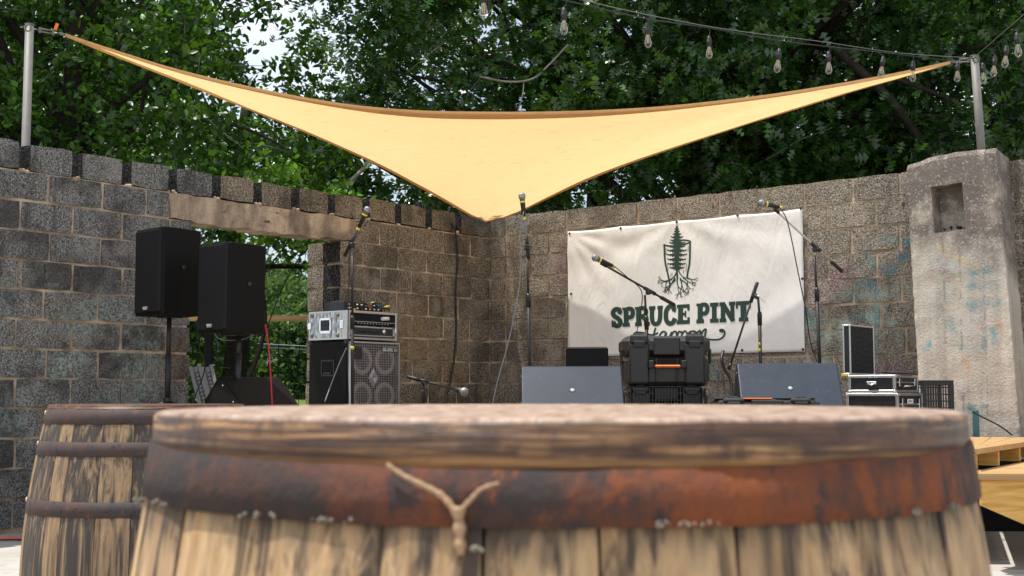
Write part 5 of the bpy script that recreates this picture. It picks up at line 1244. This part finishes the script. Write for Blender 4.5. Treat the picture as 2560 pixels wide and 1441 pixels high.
# ------------------------------------------------------------------ wooden steps at the right
sp_ = thing('wooden_steps', 'new yellow pine landing and step at the right end of the stage', 'steps', (2.9, 7.6, 0))
def plankpoly(poly_, z0, z1, name='tread_board', mat='pine'):
    return MB().prism(poly_, z0, z1, lambda a, b, c: V((a, b, c))).build(name, mat, sp_, True)
A = V((2.53, 7.2)); Bq = V((3.86, 9.3)); n_ = 6
UZ = .650; LZ = .530
bl = V((2.60, 7.36)); br_ = V((3.22, 9.30))
# landing boards parallel to its front edge
for i in range(4):
    f0, f1 = i / 4, (i + 1) / 4 - .012
    p0, p1 = A.lerp(bl, 0), Bq; e0, e1 = V((2.575, 7.33)), V((3.24, 9.34))
    a0, a1, c0, c1 = A.lerp(e0, f0), Bq.lerp(e1, f0), Bq.lerp(e1, f1), A.lerp(e0, f1); plankpoly([tuple(a0), tuple(a1), tuple(c1 if 0 else c0), tuple(c1)], UZ - .03, UZ)
for f in (.04, .26, .50, .74, .97):
    q = A.lerp(Bq, f); d = (Bq - A).normalized(); M4 = Matrix.Translation((q.x, q.y, 0)) @ Matrix.Rotation(math.atan2(d.y, d.x), 4, 'Z')
    MB().box(-.016, .016, .012, .30 * f + .05, LZ + .002, UZ - .032, .002, M4).build('stud', 'pineface', sp_, True)
q = A; d = (Bq - A).normalized(); M4 = Matrix.Translation((A.x, A.y, 0)) @ Matrix.Rotation(math.atan2(d.y, d.x), 4, 'Z')
n2 = V((-d.y, d.x))
# lower step boards
fy0 = 6.965
for i in range(3):
    y0 = lin(fy0, 7.6, i / 3); y1 = lin(fy0, 7.6, (i + 1) / 3) - .006; xl = lambda y_: 2.47 if y_ < 7.2 else lin(2.50, 3.86, (y_ - 7.17) / 2.1)
    plankpoly([(xl(y0), y0), (3.9, y0), (3.9, y1), (xl(y1), y1)], LZ - .032, LZ)
plankpoly([(xl(7.6), 7.606), (3.9, 7.606), (3.9, 9.2), (xl(9.2), 9.2)], LZ - .032, LZ)
MB().prism([(2.49, LZ - .034), (3.9, LZ - .034), (3.9, .0), (3.32, .0), (2.49, .36)], 7.0, 7.04, lambda a, b, c: V((a, c, b))).build('stringer', 'pineface', sp_, True)
MB().box(2.75, 4.6, 9.22, 9.25, 0, LZ - .034).build('skirt_or_shade_panel', 'blackmat', sp_, True)  # black panel added where there is only shade below the steps
for (x, y_) in ((3.8, 7.2), (3.8, 9.1)): MB().box(x - .045, x + .045, y_ - .045, y_ + .045, 0, LZ - .034).build('post', 'pine', sp_, True)

# ------------------------------------------------------------------ vegetation
def fast_mesh(name, verts, tris, mat, parent=None, smooth=False):
    me = bpy.data.meshes.new(name); nv = len(verts); nt_ = len(tris)
    me.vertices.add(nv); me.vertices.foreach_set('co', verts.astype(np.float32).ravel()); me.loops.add(nt_ * 3); me.loops.foreach_set('vertex_index', tris.astype(np.int32).ravel())
    me.polygons.add(nt_); me.polygons.foreach_set('loop_start', np.arange(0, nt_ * 3, 3, dtype=np.int32)); me.polygons.foreach_set('loop_total', np.full(nt_, 3, dtype=np.int32))
    me.update(calc_edges=True); me.materials.append(M[mat]); o = bpy.data.objects.new(name, me); COL.objects.link(o); o.parent = parent; return o
OAKV = np.array([(0, 0, 0), (.40, 0, 0), (.68, 0, 0), (1, 0, -.05), (.26, .34, .06), (.60, .42, .08), (.88, .24, .02), (.26, -.34, .06), (.60, -.42, .08), (.88, -.24, .02)], float)
OAKT = np.array([(0, 1, 4), (1, 2, 5), (2, 3, 6), (0, 7, 1), (1, 8, 2), (2, 9, 3)])
OVV = np.array([(0, 0, 0), (.32, .30, .05), (.70, .22, .03), (1, 0, -.06), (.70, -.22, .03), (.32, -.30, .05), (.5, 0, -.02)], float)
OVT = np.array([(0, 6, 1), (1, 6, 2), (2, 6, 3), (3, 6, 4), (4, 6, 5), (5, 6, 0)])
def leaves(name, P, size, kind, mat, parent, rng, droop=.3, outv=None):
    n = len(P); TV, TT = (OAKV, OAKT) if kind == 'oak' else (OVV, OVT)
    d = rng.normal(size=(n, 3)); d[:, 2] -= droop; d /= np.linalg.norm(d, axis=1, keepdims=True)
    up = rng.normal(size=(n, 3)) * .55 + np.array([0, 0, 1.0]); s_ = np.cross(up, d); s_ /= np.linalg.norm(s_, axis=1, keepdims=True) + 1e-9; u_ = np.cross(d, s_)
    sz = size * rng.uniform(.6, 1.25, size=(n, 1, 1))
    vv = (TV[None, :, 0:1] * d[:, None, :] + TV[None, :, 1:2] * s_[:, None, :] + TV[None, :, 2:3] * u_[:, None, :]) * sz + P[:, None, :]
    k_ = len(TV); tt = TT[None] + (np.arange(n) * k_)[:, None, None]
    return fast_mesh(name, vv.reshape(-1, 3), tt.reshape(-1, 3), mat, parent)
def tree(name, label, base, trunk_top, tr, clumps, nper, size, kind, mat, seed, sig=.32, limbs=26, bark='bark', cat='tree', group=None, twigs=0, shoots=True):
    rng = np.random.default_rng(seed); rn = random.Random(seed)
    t = thing(name, label, cat, base, 0, group)
    b = V((0, 0, 0)); tt = V(trunk_top) - V(base)
    P = catmull([b, b.lerp(tt, .35) + V((rn.uniform(-.2, .2), rn.uniform(-.2, .2), 0)), b.lerp(tt, .7) + V((rn.uniform(-.3, .3), rn.uniform(-.2, .2), 0)), tt], 5)
    MB().tube(P, [tr * (1.15 - .8 * i / len(P)) for i in range(len(P))], 10).build('trunk', bark, t)
    cl_ = clumps - np.array(base)
    pick = rng.choice(len(cl_), size=min(limbs, len(cl_)), replace=False)
    m = MB()
    for i in pick:
        c = V(cl_[i]); k0 = P[rn.randrange(len(P) // 3, len(P))]
        if k0.z > c.z: k0 = P[len(P) // 2]
        mid = k0.lerp(c, .5) + V((rn.uniform(-.35, .35), rn.uniform(-.3, .3), rn.uniform(-.1, .5)))
        Q = catmull([k0, k0.lerp(mid, .6) + V((rn.uniform(-.1, .1),) * 3), mid, mid.lerp(c, .6) + V((rn.uniform(-.15, .15), 0, rn.uniform(-.15, .15))), c], 5); r0 = tr * rn.uniform(.12, .32)
        m.tube(Q, [max(.006, r0 * (1 - .92 * j / len(Q))) for j in range(len(Q))], 6)
    m.build('limb', bark, t)
    # leaf points: shoots radiating inside each clump
    ns = 7; pts = []
    C = np.repeat(cl_, ns, axis=0); dirs = rng.normal(size=C.shape); dirs[:, 2] *= .75; dirs /= np.linalg.norm(dirs, axis=1, keepdims=True)
    L = sig * rng.uniform(.8, 2.4, size=(len(C), 1)); per = max(1, nper // ns)
    for q in range(per):
        f_ = rng.uniform(.1, 1.0, size=(len(C), 1)); pts.append(C + dirs * L * f_ + rng.normal(size=C.shape) * size * .55 + np.array([0, 0, -.25]) * (L * f_) ** 2)
    P_ = np.concatenate(pts)
    leaves('crown', P_, size, kind, mat, t, rng)
    if twigs:
        m = MB()
        for i in rng.choice(len(C), size=twigs, replace=False):
            a = V(C[i]); e = a + V(dirs[i]) * float(L[i, 0]) * 1.1; m.tube([a, a.lerp(e, .5) + V((rn.uniform(-.05, .05), 0, rn.uniform(-.05, .05))), e], [.008, .005, .002], 4, False)
        tag(m.build('twig', 'twig', t), kind='stuff')
    return t
def region(rng, n, x, y, z, hole=None):
    out = []
    while len(out) < n:
        q = np.array([rng.uniform(*x), rng.uniform(*y), rng.uniform(*z)])
        if hole and hole(q): continue
        out.append(q)
    return np.array(out)
def pxy(q):
    X, Y, Z = q[0], q[1], q[2] - CZ; cf = Y * math.cos(PITCH) + Z * math.sin(PITCH); u_ = -Y * math.sin(PITCH) + Z * math.cos(PITCH); return PX + F * X / cf, PY - F * u_ / cf
rg = np.random.default_rng(1)
# left vine-covered tree: mass ends left of a gap of open sky
def h_left(q):
    if q[0] > -4.6 and q[1] < 13.6 and q[2] > 5.3: return True
    x, y = pxy(q); edge = 640 + 60 * math.sin(y * .011 + 1) if y < 330 else 900
    return x > edge - 45
cl1 = region(rg, 400, (-8.5, -1.6), (12.3, 15.2), (2.6, 7.6), h_left)
tree('vine_covered_tree', 'vine-hung broadleaf tree with rounded leaves behind the left wall', (-5.2, 14.2, 0), (-4.9, 14.0, 6.5), .22, cl1, 110, .095, 'ov', 'vine', 5, .30, 40, twigs=120)
door = lambda q: (lambda x, y: 480 < x < 900 and 570 < y < 1000)(*pxy(q)) and rg.uniform() > .05
cl1b = region(rg, 150, (-9, -1.9), (14.5, 17), (.6, 4.6), door)
tree('vine_covered_tree', 'dense dark broadleaf tree farther back, seen through the doorway', (-3.6, 16.0, 0), (-3.3, 16.0, 4.5), .16, cl1b, 100, .11, 'ov', 'vine', 6, .34, 2, twigs=0)
# big oak to the right
def h_oak(q):
    if q[0] < .6 and q[1] < 14.1: return True
    x, y = pxy(q)
    if x < 722 + 40 * math.sin(y * .02) and y < 340: return True
    if 2395 < x < 2475 and 210 < y < 420: return True
    if 2270 < x < 2400 and 215 < y < 290: return True
    if 1560 < x < 1600 and 120 < y < 150: return True
    return rg.uniform() < .35 * max(0, noise.noise(V((q[0] * .8, q[1] * .5, q[2] * .8))))
cl2 = region(rg, 430, (-2.3, 6.2), (12.8, 16.0), (3.1, 6.6), h_oak)
tree('oak_tree', 'big dark oak with pointed lobed leaves spreading behind the banner wall', (2.8, 16.6, 0), (2.2, 16.0, 6.6), .32, cl2, 84, .135, 'oak', 'oak', 9, .34, 60, twigs=260)
cl3 = region(rg, 210, (3.0, 9.0), (13.6, 18.5), (2.4, 7.5), h_oak)
tree('oak_tree', 'oak with a thick leaning limb behind the concrete pier', (4.75, 15.4, 0), (3.4, 15.6, 5.4), .26, cl3, 80, .135, 'oak', 'oak', 12, .36, 30, twigs=120)
cl4 = region(rg, 190, (-4, 8), (13, 20), (6.8, 10.5))
tree('oak_tree', 'tallest oak whose upper crown shades the others, behind them', (0.6, 18.6, 0), (.6, 18.4, 9.0), .34, cl4, 90, .22, 'oak', 'oak', 14, .5, 24)
cl5 = region(rg, 400, (-13, 13), (19.5, 25), (1.0, 8.5), lambda q: (lambda x, y: (440 < x < 900 and 540 < y < 1000) or (x < 760 and 560 < x and y < 250) or (2395 < x < 2475 and 210 < y < 400))(*pxy(q)))
tree('oak_tree', 'farther oak filling the background low behind the wall corner', (1.5, 22, 0), (1.5, 22, 6), .3, cl5, 90, .24, 'oak', 'oak', 16, .55, 5)
cl9 = region(rg, 260, (-11, -3.9), (17.5, 20.5), (1.0, 8.5), lambda q: pxy(q)[0] > 500)
tree('vine_covered_tree', 'dark leafy tree closing the background behind the left pole', (-6.5, 19, 0), (-6.5, 19, 6), .2, cl9, 90, .19, 'ov', 'vine', 31, .45, 6)
# bright young shrub over the wall top
cl6 = region(rg, 40, (-3.0, -1.45), (12.0, 12.9), (2.4, 3.2), lambda q: (lambda x, y: not (590 < x < 880 and y > 418 + .10 * (x - 590)))(*pxy(q)))
tree('shrub', 'bright green young shrub peeping over the left wall above the lintel', (-2.5, 12.4, 0), (-2.4, 12.4, 2.2), .03, cl6, 60, .075, 'ov', 'bright', 21, .14, 2, cat='shrub')
cl7 = region(rg, 60, (-4.4, -1.9), (13.2, 14.4), (.0, .75))
tree('shrub', 'low leafy shrub growing behind the wire fence', (-3.1, 13.8, 0), (-3.1, 13.8, .9), .03, cl7, 80, .11, 'ov', 'vine', 22, .22, 4, cat='shrub')
# near dead branch above the wall corner gap
cable('bare_branch', 'bare grey branch sticking up behind the left wall above the doorway', [at(862, 470, 13.0), at(885, 445, 13.0), at(905, 425, 13.05), at(921, 402, 13.1)], .020, 'twig', 'branch')
cable('bare_branch', 'pale crooked branch in the oak above the sail', [at(1200, 192, 13), at(1270, 205, 12.9), at(1330, 198, 12.9), at(1370, 165, 13), at(1420, 112, 13.1)], .010, 'twig', 'branch')
cable('bare_branch', 'thin pale twig hanging above the middle of the sail', [at(1310, 205, 12.9), at(1306, 240, 12.8), at(1293, 282, 12.8)], .006, 'twig', 'branch')
cable('bare_branch', 'dark thick limb slanting down behind the right pole', [at(2090, 120, 13.2), at(2180, 205, 13.3), at(2235, 260, 13.3), at(2290, 330, 13.4), at(2350, 420, 13.5)], .045, 'bark', 'branch')
cable('bare_branch', 'forked dark branch against the sky left of the right pole', [at(2235, 195, 13.2), at(2290, 215, 13.2), at(2340, 235, 13.2), at(2400, 262, 13.3)], .022, 'bark', 'branch')
# far hillside: trees and a house
far = np.random.default_rng(4)
def fartree(x, y, z, h, seed, lb):
    r = np.random.default_rng(seed); n = 30; c = np.stack([x + r.normal(size=n) * h * .22, y + r.normal(size=n) * h * .18, z + h * r.uniform(.25, 1, size=n)], 1)
    tree('far_tree', lb, (x, y, z - 1), (x, y, z + h * .7), h * .03, c, 105, h * .07, 'ov', 'far', seed, h * .1, 3, group='trees on the far hillside')
for i, (px, Y, h) in enumerate(((560, 60, 4.2), (622, 66, 4.6), (757, 62, 4.6), (790, 75, 6), (480, 64, 5), (400, 70, 6), (860, 66, 6), (690, 135, 7), (600, 130, 8), (745, 120, 7.5), (520, 120, 8), (450, 125, 8), (655, 150, 8), (718, 100, 4.5))):
    z = -.4 + 16 * max(0, (Y - 45) / 175) ** 1.1; p_ = at(px, 900, Y); fartree(p_.x, Y, z - .5, h, 40 + i, 'distant leafy tree on the far hillside, seen through the doorway')
hz = at(682, 892, 88); hs = thing('house', 'small white house with a red-brown roof on the far hillside', 'house', (hz.x, 88, hz.z - .55))
MB().box(-2.6, 2.6, -2, 2, 0, 1.5).build('wall', 'white', hs); MB().prism([(-2.9, 1.5), (2.9, 1.5), (0, 2.5)], -2.3, 2.3, lambda a, b, c: V((a, c, b))).build('roof', 'roofred', hs)
for x in (-1.6, .2, 1.5): MB().box(x - .3, x + .3, -2.04, -2.0, .6, 1.2).build('window', 'print', hs)
for i, (y0, y1) in enumerate(((858, 868), (866, 876))):
    cable('power_line', ('upper' if i == 0 else 'lower') + ' of two power lines crossing the far hillside', [at(380, y0 - 6, 60), at(640, y0 + 2, 60), at(900, y1 + 6, 60)], .03, 'greycable', 'power line')
print('objects', len(bpy.data.objects))
